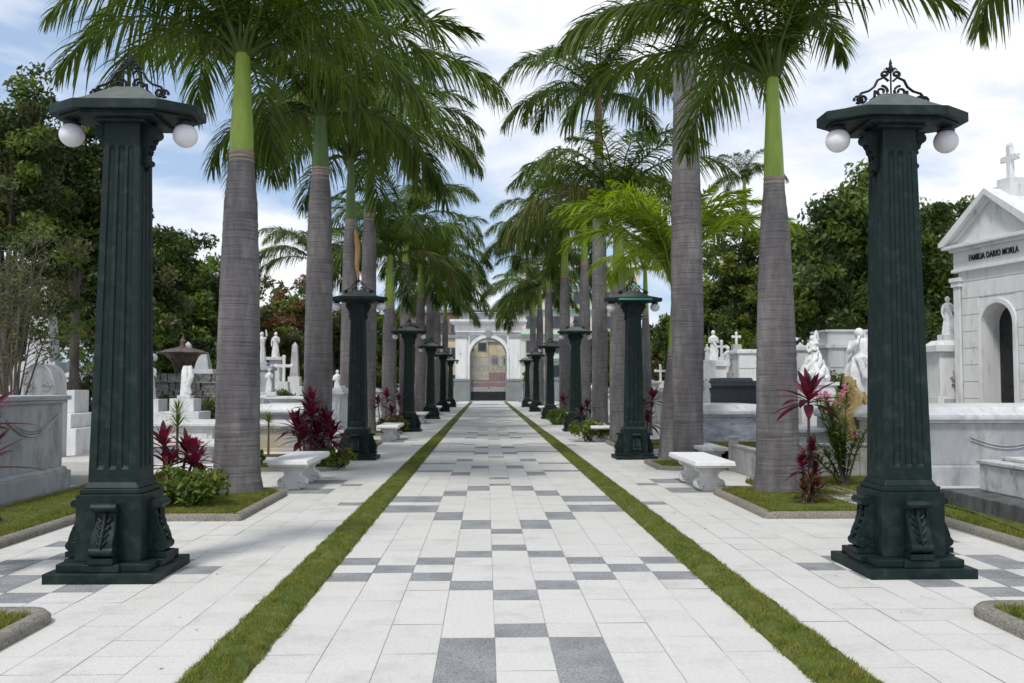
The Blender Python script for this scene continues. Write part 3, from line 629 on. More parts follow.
# left
trow(2, 23, 52, 74, 'tall airy dark tree at the left edge behind the marble tomb', 3, ('leafolive','leafdark','leafmid'), base=.2, nclump=260, npl=120, size=.085, trunk=.12, lobes=13)
trow(72, 26, 112, 66, 'dark tree directly behind the nearest left column', 4, ('leafdark','leafdark','leafmid'), base=.42, nclump=170, npl=120, size=.11, lobes=9, trunk=.13)
trow(48, 44, 232, 58, 'light green round tree low behind the left monument', 5, ('leafyellow','leafmid'), nclump=80)
trow(165, 42, 212, 60, 'leafy green tree above the bronze canopy', 6, ('leafmid','leafdark'))
trow(212, 47, 238, 62, 'mid green tree between column and first palm trunk', 7, ('leafmid','leafolive'))
trow(125, 36, 250, 66, 'olive tree behind the bronze canopy', 8, ('leafolive','leafmid','leafdark'))
trow(8, 38, 262, 60, 'olive tree behind the tall white monument', 31, ('leafolive','leafdark'))
trow(195, 40, 290, 50, 'low dark bushy tree beside the rubble wall', 9, ('leafdark','leafmid'), base=.12)
trow(262, 50, 288, 42, 'rusty leaved tree between the first two palm trunks', 10, ('leafrusty','leafmid','leafolive'), base=.15)
trow(295, 56, 278, 42, 'green tree with reddish crown beyond the statues', 11, ('leafmid','leafrusty'), base=.15)
trow(335, 54, 292, 42, 'olive green tree behind the second left trunk', 12, ('leafolive','leafmid'), base=.1)
trow(380, 60, 300, 38, 'bright yellow green tree behind the third left column', 13, ('leafyellow','leafmid'), base=.1, size=.17)
trow(405, 75, 310, 34, 'yellowish tree far along the left side', 14, ('leafyellow','leafolive'), base=.1, size=.2)
trow(345, 70, 300, 50, 'dark tree far behind the left palms', 15, ('leafdark','leafmid'), base=.1, size=.2)
# right
trow(845, 40, 145, 92, 'big dense dark green tree left of the right column', 20, ('leafdark','leafdark','leafmid'), nclump=280, npl=150, size=.15, lobes=14, base=.12)
trow(918, 38, 172, 80, 'dense green tree between the right column and mausoleum', 21, ('leafmid','leafdark'), nclump=220, npl=140, lobes=12, base=.12)
trow(965, 46, 205, 50, 'dark tree behind the mausoleum roof', 22, ('leafdark','leafmid'), base=.15)
trow(730, 42, 205, 52, 'green tree between the two right grey trunks', 23, ('leafmid','leafdark','leafyellow'), base=.1)
trow(778, 46, 205, 70, 'dark tree behind the nearest right palm trunk', 24, ('leafdark','leafmid'), base=.1)
trow(905, 50, 260, 80, 'low shadowy tree behind the columbarium', 25, ('leafdark',), base=.05)
trow(700, 52, 262, 48, 'shady tree behind the tallest grey palm', 26, ('leafdark','leafmid'), base=.1)
trow(650, 58, 322, 38, 'low yellow green tree beyond the second right column', 27, ('leafyellow','leafolive'), base=.05)
trow(600, 75, 318, 34, 'small round tree far along the right side', 28, ('leafmid','leafolive'), base=.1, size=.2)
trow(532, 88, 352, 11, 'small bright bushy tree right of the entrance arch', 29, ('leafyellow','leafmid'), base=.1, size=.16, nclump=40, npl=60, trunk=.12)
# bare-stemmed shrub at the left edge
def shrub_stems(x, y, h, label):
    t = empty('shrub', (x,y,0)); m = MB(); rr = random.Random(9); tips = []
    for i in range(14):
        a = rr.uniform(0,2*PI); sp = rr.uniform(.15,1.1); hh = h*rr.uniform(.6,1)
        p1 = (math.cos(a)*sp*.3, math.sin(a)*sp*.3, hh*.45); p2 = (math.cos(a)*sp, math.sin(a)*sp, hh)
        m.tube([(math.cos(a)*.06, math.sin(a)*.06, 0), p1, p2], [.026,.018,.005], 6); tips.append(p2)
        for q in range(7):
            u = rr.uniform(.3,.98); b = [p1[k]+(p2[k]-p1[k])*u for k in range(3)]; e = (b[0]+rr.uniform(-.45,.45), b[1]+rr.uniform(-.45,.45), b[2]+rr.uniform(.1,.55))
            m.tube([b, e], [.009,.003], 4); tips.append(e)
    m.build('stems', M['wood'], t, smooth=True)
    rg = np.random.default_rng(4); V, F = leaves(np.array(tips), np.full(len(tips), .22), 26, .045, rg)
    fastmesh('foliage', V, F, [M['leafolive']], t); tag(t, label, 'shrub'); return t
shrub_stems(X(12,16.5), 16.5, 4.3, 'thin twiggy shrub with sparse leaves above the left marble tomb')
# ------------------------------------------------------------------ low plants
def blade_leaf(V, F, base, az, el, L, w, droop, n=6, fold=.25):
    d = np.array([math.cos(az)*math.cos(el), math.sin(az)*math.cos(el), math.sin(el)]); sd = np.array([-math.sin(az), math.cos(az), 0.]); o = len(V)
    for i in range(n+1):
        u = i/n; c = np.array(base)+d*L*u+np.array([0,0,-1.])*droop*L*u*u; ww = w*(math.sin(PI*(u*.92+.06))**.8)
        up_ = np.cross(d, sd)*(-ww*fold)
        V.append(c-sd*ww+up_*-1); V.append(c); V.append(c+sd*ww+up_*-1)
    for i in range(n):
        a = o+i*3; F += [(a,a+1,a+4,a+3),(a+1,a+2,a+5,a+4)]
def rosette_plant(name, x, y, z, heads, mats, label, cat, group=None, L=.42, w=.035, nl=20, stem=.02, droop=.35, z0=.04):
    t = empty(name, (x,y,z0)); rr = random.Random(int(x*100+y*10)); m = MB()
    heads = [q if len(q) > 3 else (*q, 1) for q in heads]
    for hx, hy, hz, hs in heads:
        m.tube([(hx*.3,hy*.3,-.04),(hx*.7,hy*.7,hz*.5),(hx,hy,hz)], [stem*1.2,stem,stem*.8], 6)
    m.build('stem', M['wood'], t, smooth=True)
    for hx, hy, hz, hs in heads:
        V = []; F = []; a = rr.uniform(0,6)
        for i in range(nl):
            u = i/nl; a += 2.4; el = R(-5+85*u**1.1)+rr.uniform(-.12,.12)
            blade_leaf(V, F, (hx,hy,hz-.10*(1-u)+.05*u), a, el, hs*L*rr.uniform(.8,1.1)*(1-.35*u*u), (.5+.5*hs)*w*rr.uniform(.85,1.15), droop*(1.1-u))
        fastmesh('leaf_rosette', np.array(V), F, [M[q] for q in mats], t, mi=[rr.randrange(len(mats)) for _ in range(len(F)//12) for __ in range(12)] if len(mats) > 1 else None)
    tag(t, label, cat, group); return t
def bush(name, x, y, rx, ry, h, mats, label, cat='shrub', n=40, npl=45, size=.045, group=None, flowers=None, z0=.05):
    t = empty(name, (x,y,z0)); rg = np.random.default_rng(int(abs(x*91)+y*13)); cs = []; rs = []
    for i in range(n):
        d = rg.normal(0,1,3); d /= np.linalg.norm(d); q = rg.random()**.4
        cs.append((d[0]*rx*q, d[1]*ry*q, h*.5+d[2]*h*.45*q)); rs.append(min(rx,h)*.28)
    V, F = leaves(np.array(cs), np.array(rs), npl, size, rg, 1); V[:,2] = np.maximum(V[:,2], -.03)
    fastmesh('foliage', V, F, [M[q] for q in mats], t, mi=np.repeat(rg.integers(0,len(mats),n), npl))
    m = MB(); 
    for i in range(7): a = i*.9; m.tube([(0,0,-.05),(math.cos(a)*rx*.6, math.sin(a)*ry*.6, h*.75)], [.012,.005], 5)
    m.build('stem', M['wood'], t)
    if flowers:
        cs = np.array([c for i, c in enumerate(cs) if i % flowers[1] == 0])+np.array([0,-.05,.05]); 
        for q in cs: V, F = leaves(np.array([q]), np.array([.04]), 10, .025, rg, 1); fastmesh('flower', V, F, [M[flowers[0]]], t)
    tag(t, label, cat, group); return t
G1 = 'cordylines in the planting beds'
rosette_plant('cordyline', X(178,12.6)-.02, 12.4, 0, [(-.10,0,.78),(.28,.1,.62),(.02,-.1,.52),(.36,-.12,.50),(.15,.2,.68)], ('corddark','cord'), 'maroon cordyline with tall crimson top left of the nearest palm', 'plant', G1, L=.40, w=.045, nl=18)
bush('green_shrub', X(193,12.1), 12.0, .50, .35, .50, ('leafyellow','leafmid','leafmid'), 'low leafy green shrub with white flowers at the cordyline foot', n=60, npl=42, size=.055, flowers=('petalwhite', 14))
rosette_plant('cordyline', X(318,17.9)-.1, 17.75, 0, [(-.30,0,.78),(.02,-.1,1.0),(.28,.05,.80),(.1,.1,.62),(-.12,-.2,.60),(.40,-.1,.60),(-.02,.1,1.18)], ('cord','cord','corddark'), 'bushy crimson cordyline at the second left palm behind the bench', 'plant', G1, L=.50, w=.05, nl=24)
bush('green_shrub', X(322,17.7)+.25, 17.7, .38, .2, .36, ('leafmid','leafyellow'), 'small green shrub under the crimson cordyline', n=26, npl=40, size=.05)
rosette_plant('cordyline', X(807,12.2), 12.15, 0, [(.0,0,1.40),(.03,-.02,.72,.35),(-.08,.04,.5,.4),(.08,.05,.38,.45)], ('corddark','cord'), 'slender maroon cordyline beside the nearest right palm', 'plant', G1, L=.60, w=.060, nl=22)
rosette_plant('cordyline', X(800,12.0), 11.95, 0, [(.10,0,.30),(.22,.05,.22),(.02,0,.2)], ('corddark','leafrusty'), 'low reddish cordyline at the foot of the slender one', 'plant', G1, L=.26, w=.02, nl=22)
rosette_plant('cordyline', X(-22,7.9), 7.9, 0, [(.0,0,1.32),(.02,.05,.98)], ('cord','corddark'), 'bright crimson cordyline cut by the left edge of the photo', 'plant', G1, L=.56, w=.045, nl=16, droop=.15, z0=0)
rosette_plant('cordyline', X(2,8.2)-.25, 8.3, 0, [(.1,0,.5)], ('leafrusty','corddark'), 'small orange red plant low at the left edge', 'plant', G1, L=.25, w=.03, nl=14, z0=.05)
rosette_plant('cordyline', X(384,30.2), 30.2, 0, [(-.2,0,1.0),(.1,-.1,1.2),(.25,0,.7)], ('cord','corddark'), 'red cordyline clump between the second and third left columns', 'plant', G1, L=.42, w=.05, nl=20)
rosette_plant('cordyline', X(403,42.6), 42.6, 0, [(-.2,0,.9),(.2,-.1,1.2)], ('corddark','cord'), 'red cordyline clump behind the third left column', 'plant', G1, L=.45, w=.06, nl=18)
rosette_plant('cordyline', X(567,42.6), 42.6, 0, [(-.2,0,.9),(.2,-.1,1.2)], ('corddark','cord'), 'red cordyline clump behind the third right column', 'plant', G1, L=.45, w=.06, nl=18)
rosette_plant('cordyline', X(584,30.4), 30.4, 0, [(-.1,0,.7),(.1,-.1,.9)], ('corddark',), 'red cordyline clump at the foot of the third right palms', 'plant', G1, L=.36, w=.05, nl=20)
rosette_plant('cordyline', X(644,22.5), 22.5, 0, [(-.1,0,1.0),(.2,-.1,1.25),(.1,.1,.7)], ('cord','corddark'), 'red cordyline just right of the second right column', 'plant', G1, L=.45, w=.05, nl=18)
rosette_plant('spiky_plant', X(178,17.5), 17.5, 0, [(0,0,1.08),(.0,0,.85)], ('leafmid',), 'small spiky green dracaena beside the low white tomb', 'plant', 'small dracaenas', L=.38, w=.012, nl=44, droop=.2, stem=.025, z0=0)
rosette_plant('spiky_plant', X(269,19.5), 19.5, 0, [(0,0,.72)], ('leafmid',), 'small dracaena in the white paved planter', 'plant', 'small dracaenas', L=.30, w=.014, nl=40, droop=.3, stem=.022, z0=.12)
bush('green_shrub', X(258,17.5), 17.5, .14, .2, .45, ('leafmid',), 'small green bush at the base of the first left trunk', n=16, size=.04)
for i, (px, Y, h) in enumerate(((349,26.3,.6),(396,32,.5),(590,26.5,.6),(560,38,.6),(625,26.5,.5),(345,43,.7))):
    bush('green_shrub', X(px,Y), Y, .6, .4, h, ('leafmid','leafyellow'), 'low green ground shrub %s' % ['beside the second left column','left of the third left column','under the fourth right palm','beside the third right column','right behind the second right column','far in the left beds'][i], n=30, npl=40, size=.07, group='low shrubs in the beds')
for i, (px, Y, h, l) in enumerate(((40,26,1.5,'round green bush behind the scroll headstone'),(88,27,2.3,'green bush hidden between grey tomb and left column'),(168,26.5,1.3,'green bush left of the broken column monument'),(210,25.5,1.2,'green bush touching the first left trunk among tombs'),(289,30.5,1.5,'green bush right of the small stone cross'),(725,31,1.9,'green bush between obelisk and robed statue'),(790,22.5,1.7,'green bush left of the swirling sculpture'),(832,22.8,1.9,'green bush right of the swirling sculpture'),(925,27,2.2,'green bush left of the wreath monument'))):
    bush('green_shrub', X(px,Y), Y, .65, .5, h, ('leafmid','leafdark','leafolive'), l, n=60, npl=60, size=.06, group='bushes among the tombs')
# oleander
def oleander(x, y):
    t = empty('oleander', (x,y,0)); m = MB(); rr = random.Random(5); V = []; F = []; fl = []
    for i in range(15):
        a = rr.uniform(0,2*PI); sp = rr.uniform(.15,.75); h = rr.uniform(.6,1.65); e = (math.cos(a)*sp, math.sin(a)*sp, h)
        m.tube([(0,0,-.02),(e[0]*.35,e[1]*.35,h*.5),e], [.018,.012,.005], 5)
        for q in range(85):
            u = rr.uniform(.3,1); b = (e[0]*u**1.3, e[1]*u**1.3, h*u); blade_leaf(V, F, b, rr.uniform(0,2*PI), rr.uniform(.1,1.1), rr.uniform(.14,.22), .015, .25, n=3)
        if i % 2 == 0: fl += [(e[0]+rr.uniform(-.07,.07), e[1]+rr.uniform(-.07,.07), h+rr.uniform(-.08,.05)) for _ in range(2)]
    m.build('stem', M['wood'], t, smooth=True); fastmesh('foliage', np.array(V), F, [M['leafmid']], t)
    rg = np.random.default_rng(2)
    for q in fl: V, F = leaves(np.array([q]), np.array([.05]), 16, .03, rg, 1); fastmesh('flower', V, F, [M['pink']], t)
    tag(t, 'oleander bush with pink flowers left of the nearest right column', 'shrub')
oleander(X(843,14.0), 14.0)
# ------------------------------------------------------------------ stone figures and monuments
def figure(m, x, y, z, h, pose=0, mi=0, seed=0):
    """robed standing figure as one continuous-looking stone mass, h tall"""
    k = h/1.75; rr = random.Random(seed)
    L = [(.26,0),(.27,.08),(.24,.35),(.20,.75),(.165,1.0),(.18,1.12),(.215,1.30),(.205,1.42),(.12,1.49),(.06,1.52),(.055,1.56)]
    m.lathe([(r*k, z+a*k) for r, a in L], cx=x, cy=y, n=28, mi=mi, fold=.09, nf=9, ph=seed)
    m.ball((x, y-.01*k, z+1.65*k), .105*k, 14, 10, mi, (.88,.95,1.2)); m.ball((x, y+.03*k, z+1.66*k), .125*k, 12, 9, mi, (.95,.9,1.15))
    m.tube([(x,y-.10*k,z+1.67*k),(x,y-.125*k,z+1.64*k),(x,y-.10*k,z+1.62*k)], .014*k, 5, mi)
    def arm(sd, e, w): 
        s = Vector((x+sd*.19*k, y, z+1.38*k)); e = Vector((x+e[0]*k*sd, y+e[1]*k, z+e[2]*k)); w = Vector((x+w[0]*k*sd, y+w[1]*k, z+w[2]*k))
        m.tube([s, (s+e)/2+Vector((sd*.01,0,0)), e, (e+w)/2, w], [.075*k,.07*k,.06*k,.05*k,.035*k], 8, mi); m.ball(tuple(w), .045*k, 8, 6, mi, (.8,.8,1.2))
    if pose == 0: arm(1, (.27,-.05,1.08), (.06,-.22,1.20)); arm(-1, (.27,-.05,1.08), (.06,-.22,1.16))
    elif pose == 1: arm(1, (.30,-.02,1.55), (.26,-.05,1.88)); arm(-1, (.28,-.02,1.08), (.22,-.18,.95))
    elif pose == 2: arm(1, (.28,-.08,1.06), (.02,-.24,1.38)); arm(-1, (.28,0,1.05), (.26,-.08,.80))
    if seed % 2: m.tube([(x-.2*k,y-.12*k,z+1.3*k),(x,y-.22*k,z+1.0*k),(x+.2*k,y-.14*k,z+.6*k),(x+.15*k,y-.2*k,z+.15*k)], [.03*k,.06*k,.07*k,.05*k], 7, mi)
def fig_mb(*a, **k): m = MB(); figure(m, *a, **k); return m
def monument(name, x, y, label, cat, tiers, mat_='white', fig=None, top=None, group=None, rz=0, figmat='whitestat'):
    """tiers: (wx, wy, z0, z1[, taper])"""
    t = empty(name, (x,y,0), rz); m = MB(); 
    for i, q in enumerate(tiers):
        m.cbox(0,0,q[0],q[1],q[2]+(.0 if i == 0 else .0015),q[3], tx=(q[4] if len(q) > 4 else 0), ty=(q[4] if len(q) > 4 else 0))
    m.build('pedestal', M[mat_], t, bevel=.012)
    z = tiers[-1][3]
    if fig: fig_mb(0,0,z,fig[0],pose=fig[1],seed=fig[2]).build('figure', M[figmat], t, smooth=True, angle=60)
    if top: top(t, z)
    tag(t, label, cat, group); return t
def cross_top(h, w=.09, mt='whitestat'):
    def f(t, z):
        m = MB(); m.cbox(0,0,w,w*.8,z+.001,z+h); m.box(-h*.32,h*.32,-w*.38,w*.38,z+h*.58,z+h*.58+w)
        for p in ((-h*.32,0,z+h*.58+w/2),(h*.32,0,z+h*.58+w/2),(0,0,z+h)): m.ball(p, w*.72, 10, 7, sc=(1,.6,1))
        m.build('cross', M[mt], t, bevel=.008)
    return f
def urn_top(h):
    def f(t, z): MB().lathe([(h*.18,z+.001),(h*.12,z+h*.12),(h*.07,z+h*.2),(h*.28,z+h*.45),(h*.32,z+h*.65),(h*.2,z+h*.75),(h*.24,z+h*.8),(h*.1,z+h*.92),(h*.03,z+h)], n=16).build('urn', M['whitestat'], t, smooth=True)
    return f
def obelisk_top(w, h):
    def f(t, z): MB().cbox(0,0,w,w,z+.001,z+h*.9,tx=w*.2,ty=w*.2).cbox(0,0,w*.6,w*.6,z+h*.901,z+h,tx=w*.29,ty=w*.29).build('obelisk', M['greymarble'], t, bevel=.01)
    return f
def tomb(name, x0, x1, y0, y1, h, label, mat_='marble', lid='flat', base=.12, cat='tomb', group='tombs beside the walk', lidmat=None, over=.05, panels=True, z0=0, extra=None):
    cx, cy = (x0+x1)/2, (y0+y1)/2; w, d = x1-x0, y1-y0; t = empty(name, (cx,cy,z0))
    MB().cbox(0,0,w,d,-.05,base).cbox(0,0,w-.06,d-.06,base+.001,base+.06,tx=.03,ty=.03).build('plinth', M[mat_], t, bevel=.012)
    b = MB().cbox(0,0,w-.2,d-.2,base+.0605,h-.12)
    if panels:
        for sx in (-1,1): 
            n = max(1, int(d/1.6)); 
            for i in range(n):
                a = -d/2+.1+(d-.2)*i/n+.1; e = -d/2+.1+(d-.2)*(i+1)/n-.1; xx = sx*(w/2-.1)
                b.box(min(xx,xx+sx*.018), max(xx,xx+sx*.018), a, e, base+.15, h-.22)
        b.box(-w/2+.2, w/2-.2, -d/2+.1-.018, -d/2+.1, base+.15, h-.22)
    b.build('body', M[mat_], t, bevel=.008)
    l = MB(); l.cbox(0,0,w-.1,d-.1,h-.1195,h-.07); l.cbox(0,0,w+over*2-.06,d+over*2-.06,h-.0695,h)
    if lid == 'hip': l.cbox(0,0,w-.25,d-.25,h+.001,h+.28,tx=w*.28,ty=w*.28)
    if lid == 'step': l.cbox(0,0,w*.75,d*.8,h+.001,h+.08).cbox(0,0,w*.5,d*.6,h+.0815,h+.16,tx=.03,ty=.03)
    if lid == 'slope': l.cbox(0,0,w-.1,d-.1,h+.001,h+.14,tx=.16,ty=.16)
    l.build('lid', M[lidmat or mat_], t, bevel=.012)
    if extra: extra(t, w, d, h)
    tag(t, label, cat, group); return t
# ---- left near marble tomb with swags
def swags(sx):
    def f(t, w, d, h):
        m = MB(); xx = sx*(w/2-.1+.02); n = 3; seg = (d-.5)/n
        for i in range(n):
            a = -d/2+.25+i*seg
            for dd, rr in ((.30,.016),(.22,.012),(.26,.010)):
                m.tube([(xx, a+seg*(k/10), h-.28-dd*math.sin(PI*k/10)) for k in range(11)], rr, 6)
            m.box(xx-.012, xx+.012, a-.05, a+.05, h-.42, h-.22)
        m.build('carved_swags', M['greymarble'], t, smooth=True)
    return f
tomb('marble_tomb', -8.6, -6.62, 9.0, 14.45, 1.46, 'large grey marble tomb block with carved swags at the left edge', 'greymarble', lid='flat', base=.32, over=.02, extra=swags(1), panels=False)
# rounded scroll headstone
def scroll_stone(x, y):
    t = empty('scroll_headstone', (x,y,0)); m = MB()
    m.cbox(0,0,.56,.6,0,1.45).build('body', M['marble'], t, bevel=.01)
    poly = [(-.27,1.451),(.27,1.451),(.27,1.62)]+[(.27*math.cos(R(a)), 1.62+.38*math.sin(R(a))) for a in range(10,171,16)]+[(-.27,1.62)]
    c = MB().prism(poly, -.27, .27, axis='y'); 
    for sd in (-1,1):
        c.tube([(v[0], -.28, v[2]) for v in spiral(sd*.14,1.60,.10,.02,R(90),1.4,flip=-sd)], .02, 6)
    c.tube([(.27*math.cos(R(a)), -.28, 1.62+.38*math.sin(R(a))) for a in range(0,181,15)], .03, 6)
    c.build('curved_top', M['marble'], t, smooth=True, angle=35)
    tag(t, 'white headstone with curved scroll top behind the left marble tomb', 'headstone')
scroll_stone(X(45,17.2), 17.2)
monument('tall_monument', X(42,31), 31, 'tall white stone monument with cross and draped figure left of column', 'monument', [(2.4,2.0,0,.6),(1.9,1.6,.6,1.6),(1.5,1.3,1.6,2.4,.1),(.8,.8,2.4,3.9,.1)], 'greymarble', top=cross_top(1.5,.13))
t = empty('stepped_tomb', (X(76,22.5), 22.5, 0))
MB().cbox(0,0,1.0,2.2,0,.62).cbox(-.1,0,.78,1.8,.6215,.95).build('plinth', M['marble'], t, bevel=.012)
MB().cbox(-.18,.3,.38,.8,.9515,1.50).build('headstone', M['marble'], t, bevel=.012); tag(t, 'stepped white marble tomb between the left tomb and column', 'tomb', 'tombs beside the walk')
tomb('grey_tomb', X(60,28), X(98,28), 27, 30, 1.72, 'grey tomb with pyramidal lid just left of the nearest column', 'greymarble', lid='hip')
tomb('grey_tomb', X(100,24.5), X(118,24.5), 24, 26, 1.3, 'plain white tomb hidden behind the nearest left column', 'marble', lid='flat')
# low kerbed steps
for i, (a, b, y0, y1, h, mt) in enumerate(((62,112,15.2,15.9,.16,'ochre'),(62,112,16.2,19.8,.30,'slab2'))):
    o = MB().box(X(a,y0)-.4, X(b,y0), y0, y1, -.02, h).build('tomb_step', M[mt], bevel=.015); tag(o, ['ochre stone step at the foot of the stepped marble tomb','white slab platform under the stepped marble tomb'][i], 'step')
# between column and first palm
monument('broken_column_monument', X(185.5,24), 24, 'white broken column monument on stepped base beside the first palm', 'monument', [(1.25,1.2,0,.55),(1.0,1.0,.55,.95),(.62,.62,.95,1.28),(.34,.34,1.28,1.36)], 'marble', top=lambda t, z: (MB().lathe([(.14,z+.001),(.12,z+.3),(.11,z+.62),(.07,z+.76)], n=16).build('broken_shaft', M['whitestat'], t, smooth=True), MB().tube([(.12,-.06,z+.75),(.18,-.12,z+.5),(.10,-.14,z+.25),(.16,-.1,z+.05)], [.05,.08,.07,.04], 8).build('carved_garland', M['whitestat'], t, smooth=True)))
monument('white_statue', X(150,25), 25, 'narrow white statue just right of the nearest left column', 'statue', [(1.1,1.1,0,.9),(.7,.7,.9,1.25),(.3,.3,1.25,1.3)], 'marble', fig=(.95,2,4), group='white statues on pedestals')
tomb('white_tomb', X(146,20.5), X(216,20.5), 20.5, 23, .78, 'low white and grey tomb below the broken column', 'marble', lid='flat', base=.1)
tomb('white_tomb', X(144,17.8), X(215,17.8), 17.9, 19.4, .50, 'low bright slab tomb behind the maroon cordyline', 'marble', lid='flat', base=.05, panels=False)
tag(MB().box(X(160,18), X(205,18), 17.93, 18.0, .5005, .535).build('tile_edging', M['tile'], bevel=.01), 'thin red tile edging on the low white tomb', 'edging')
tomb('white_tomb', X(150,15.5), X(205,15.5), 15.4, 16.8, .2, 'ankle high white slab nearest the maroon cordyline', 'marble', base=.04, panels=False)
def bronze_canopy(x, y):
    t = empty('bronze_canopy', (x,y,0)); z = H(354,y)
    MB().lathe([(.80,z),(.82,z+.03),(.55,z+.13),(.28,z+.19),(.10,z+.24),(.08,z+.33),(.11,z+.42),(.05,z+.50),(.01,z+.62)], n=28).build('hood', M['bronze'], t, smooth=True, angle=50)
    MB().lathe([(.02,z-.75),(.12,z-.62),(.24,z-.42),(.42,z-.18),(.62,z-.001)], n=22).build('bowl', M['bronze'], t, smooth=True)
    for k in range(5):
        a = k*2*PI/5+.3; MB().tube([(math.cos(a)*r, math.sin(a)*r, zz) for r, zz in ((.50,z-.02),(.30,z-.45),(.22,z-.7),(.42,z-1.0),(.70,z-1.25),(.62,z-1.32))], [.04,.05,.05,.05,.05,.03], 8).build('leg', M['bronze'], t, smooth=True)
    MB().cbox(0,0,1.7,1.7,0,z-1.33).build('stone_base', M['stone'], t, bevel=.03)
    tag(t, 'brown bronze canopy with pointed finial on splayed legs', 'fountain')
bronze_canopy(X(182,31), 31)
def rubble(x0, x1, y, h):
    m = MB(); rr = random.Random(8); z = 0
    while z < h:
        x = x0; dz = rr.uniform(.16,.3)
        while x < x1:
            dx = rr.uniform(.2,.5); m.box(x+.008, min(x+dx,x1)-.008, y-rr.uniform(.0,.1), y+.6, z+.006, z+dz-.006, tx=.02, ty=.02); x += dx
        z += dz
    o = m.build('rubble_wall', M['stone'], bevel=.02); tag(o, 'dark rubble stone wall below the bronze canopy', 'wall')
rubble(X(152,28), X(216,28), 28, H(378,28))
monument('grey_monument', X(203,33), 33, 'grey stone pyramid monument right of the bronze canopy', 'monument', [(1.6,1.4,0,1.7),(1.2,1.1,1.7,2.2,.2),(.5,.5,2.2,2.8,.12)], 'greymarble')
t = empty('park_lamp', (X(152.5,29), 29, 0)); z = H(358,29)
MB().lathe([(.08,0),(.05,.15),(.035,.3),(.03,z-.15),(.05,z-.12)], n=10).build('post', M['black'], t, smooth=True); MB().ball((0,0,z), .13, 16, 10).build('lamp_globe', M['globe'], t, smooth=True); tag(t, 'small black lamp post with one white globe beside the left column', 'street lamp')
# between first and second palm on the left
GS = 'white statues on pedestals'
monument('white_statue', X(261,33), 33, 'white statue on tall arched pedestal at the first left trunk', 'statue', [(1.4,1.2,0,1.0),(1.0,.9,1.0,1.15),(.8,.7,1.15,2.15),(.95,.8,2.15,2.3),(.5,.5,2.3,2.45)], 'greymarble', fig=(1.05,1,2), group=GS)
monument('white_statue', X(275,36), 36, 'white figure on a slim column between two palm trunks', 'statue', [(1.0,1.0,0,1.5),(.45,.45,1.5,2.6,.04),(.6,.6,2.6,2.72)], 'marble', fig=(.95,2,5), group=GS)
monument('stone_cross', X(283.5,32), 32, 'small rounded white cross on a short block', 'cross', [(.8,.8,0,1.2),(.42,.42,1.2,1.75,.04)], 'marble', top=cross_top(.85,.10))
monument('obelisk', X(294.5,40), 40, 'thin pale obelisk leaning among the trees', 'monument', [(.8,.8,0,1.6),(.5,.5,1.6,2.0)], 'marble', top=obelisk_top(.36,1.5))
monument('white_statue', X(269,30.5), 30.5, 'small white figure at the foot of the arched pedestal', 'statue', [(.6,.6,0,1.4)], 'marble', fig=(.75,0,7), group=GS)
tomb('white_tomb', X(252,29), X(269,29), 28.6, 30.4, 1.30, 'square white tomb under the arched pedestal statue', 'marble')
tomb('white_tomb', X(268,27.5), X(330,27.5), 27.2, 29.5, 1.28, 'long plain white tomb between the first palm trunks', 'white', panels=False)
tomb('white_tomb', X(252,24.5), X(312,24.5), 24, 26.5, .98, 'white topped tomb with grey sloping side between trunks', 'concrete', lid='slope', lidmat='marble')
tomb('ochre_tomb', X(246,21.6), X(318,21.6), 21.4, 23.4, .74, 'ochre and grey sided tomb with white top behind the dracaena', 'ochre', lid='flat', lidmat='marble', panels=False)
t = empty('stone_planter', (X(266,19.6)-.2, 19.6, 0)); MB().cbox(0,0,1.9,2.2,-.02,.14).build('rim', M['slab'], t, bevel=.015); MB().cbox(.2,-.1,.7,.7,.1405,.15).build('soil', M['soil'], t); tag(t, 'flat white planter kerb holding the small dracaena', 'planter')
tomb('white_tomb', X(329,24), X(345,24), 23.7, 25.2, 1.45, 'upright white tomb seen between second and third left trunks', 'marble', lid='step')
tomb('white_tomb', X(325,20.8), X(341,20.8), 20.8, 22, .55, 'low white tomb right behind the crimson cordyline', 'marble')
monument('white_statue', X(337,30), 30, 'small white figure above the tomb between left trunks', 'statue', [(.7,.7,0,1.3)], 'marble', fig=(.8,0,9), group=GS)
# ---- right side
monument('white_statue', X(714,33), 33, 'tall white robed statue on pedestal between the two right trunks', 'statue', [(1.2,1.1,0,1.2),(.75,.75,1.2,2.3),(.95,.9,2.3,2.5)], 'marble', fig=(1.08,0,1), group=GS)
monument('white_statue', X(707.5,32), 32, 'small white kneeling figure beside the tall robed statue', 'statue', [(.5,.5,0,2.5)], 'marble', fig=(.55,0,6), group=GS)
monument('gabled_monument', X(722,36), 36, 'small white gabled monument behind the robed statue', 'monument', [(1.0,1.0,0,1.9),(1.1,1.1,1.9,2.05),(1.0,1.0,2.05,2.75,.42)], 'marble', top=cross_top(.6,.1))
monument('obelisk', X(737,34), 34, 'grey stepped obelisk with small cross beside the niche wall', 'monument', [(1.0,1.0,0,1.5),(.7,.7,1.5,2.1),(.5,.5,2.1,3.15,.1)], 'concrete', top=cross_top(.42,.08))
monument('white_statue', X(728.5,35), 35, 'slim white figure between gabled monument and obelisk', 'statue', [(.6,.6,0,2.0)], 'marble', fig=(1.1,2,8), group=GS)
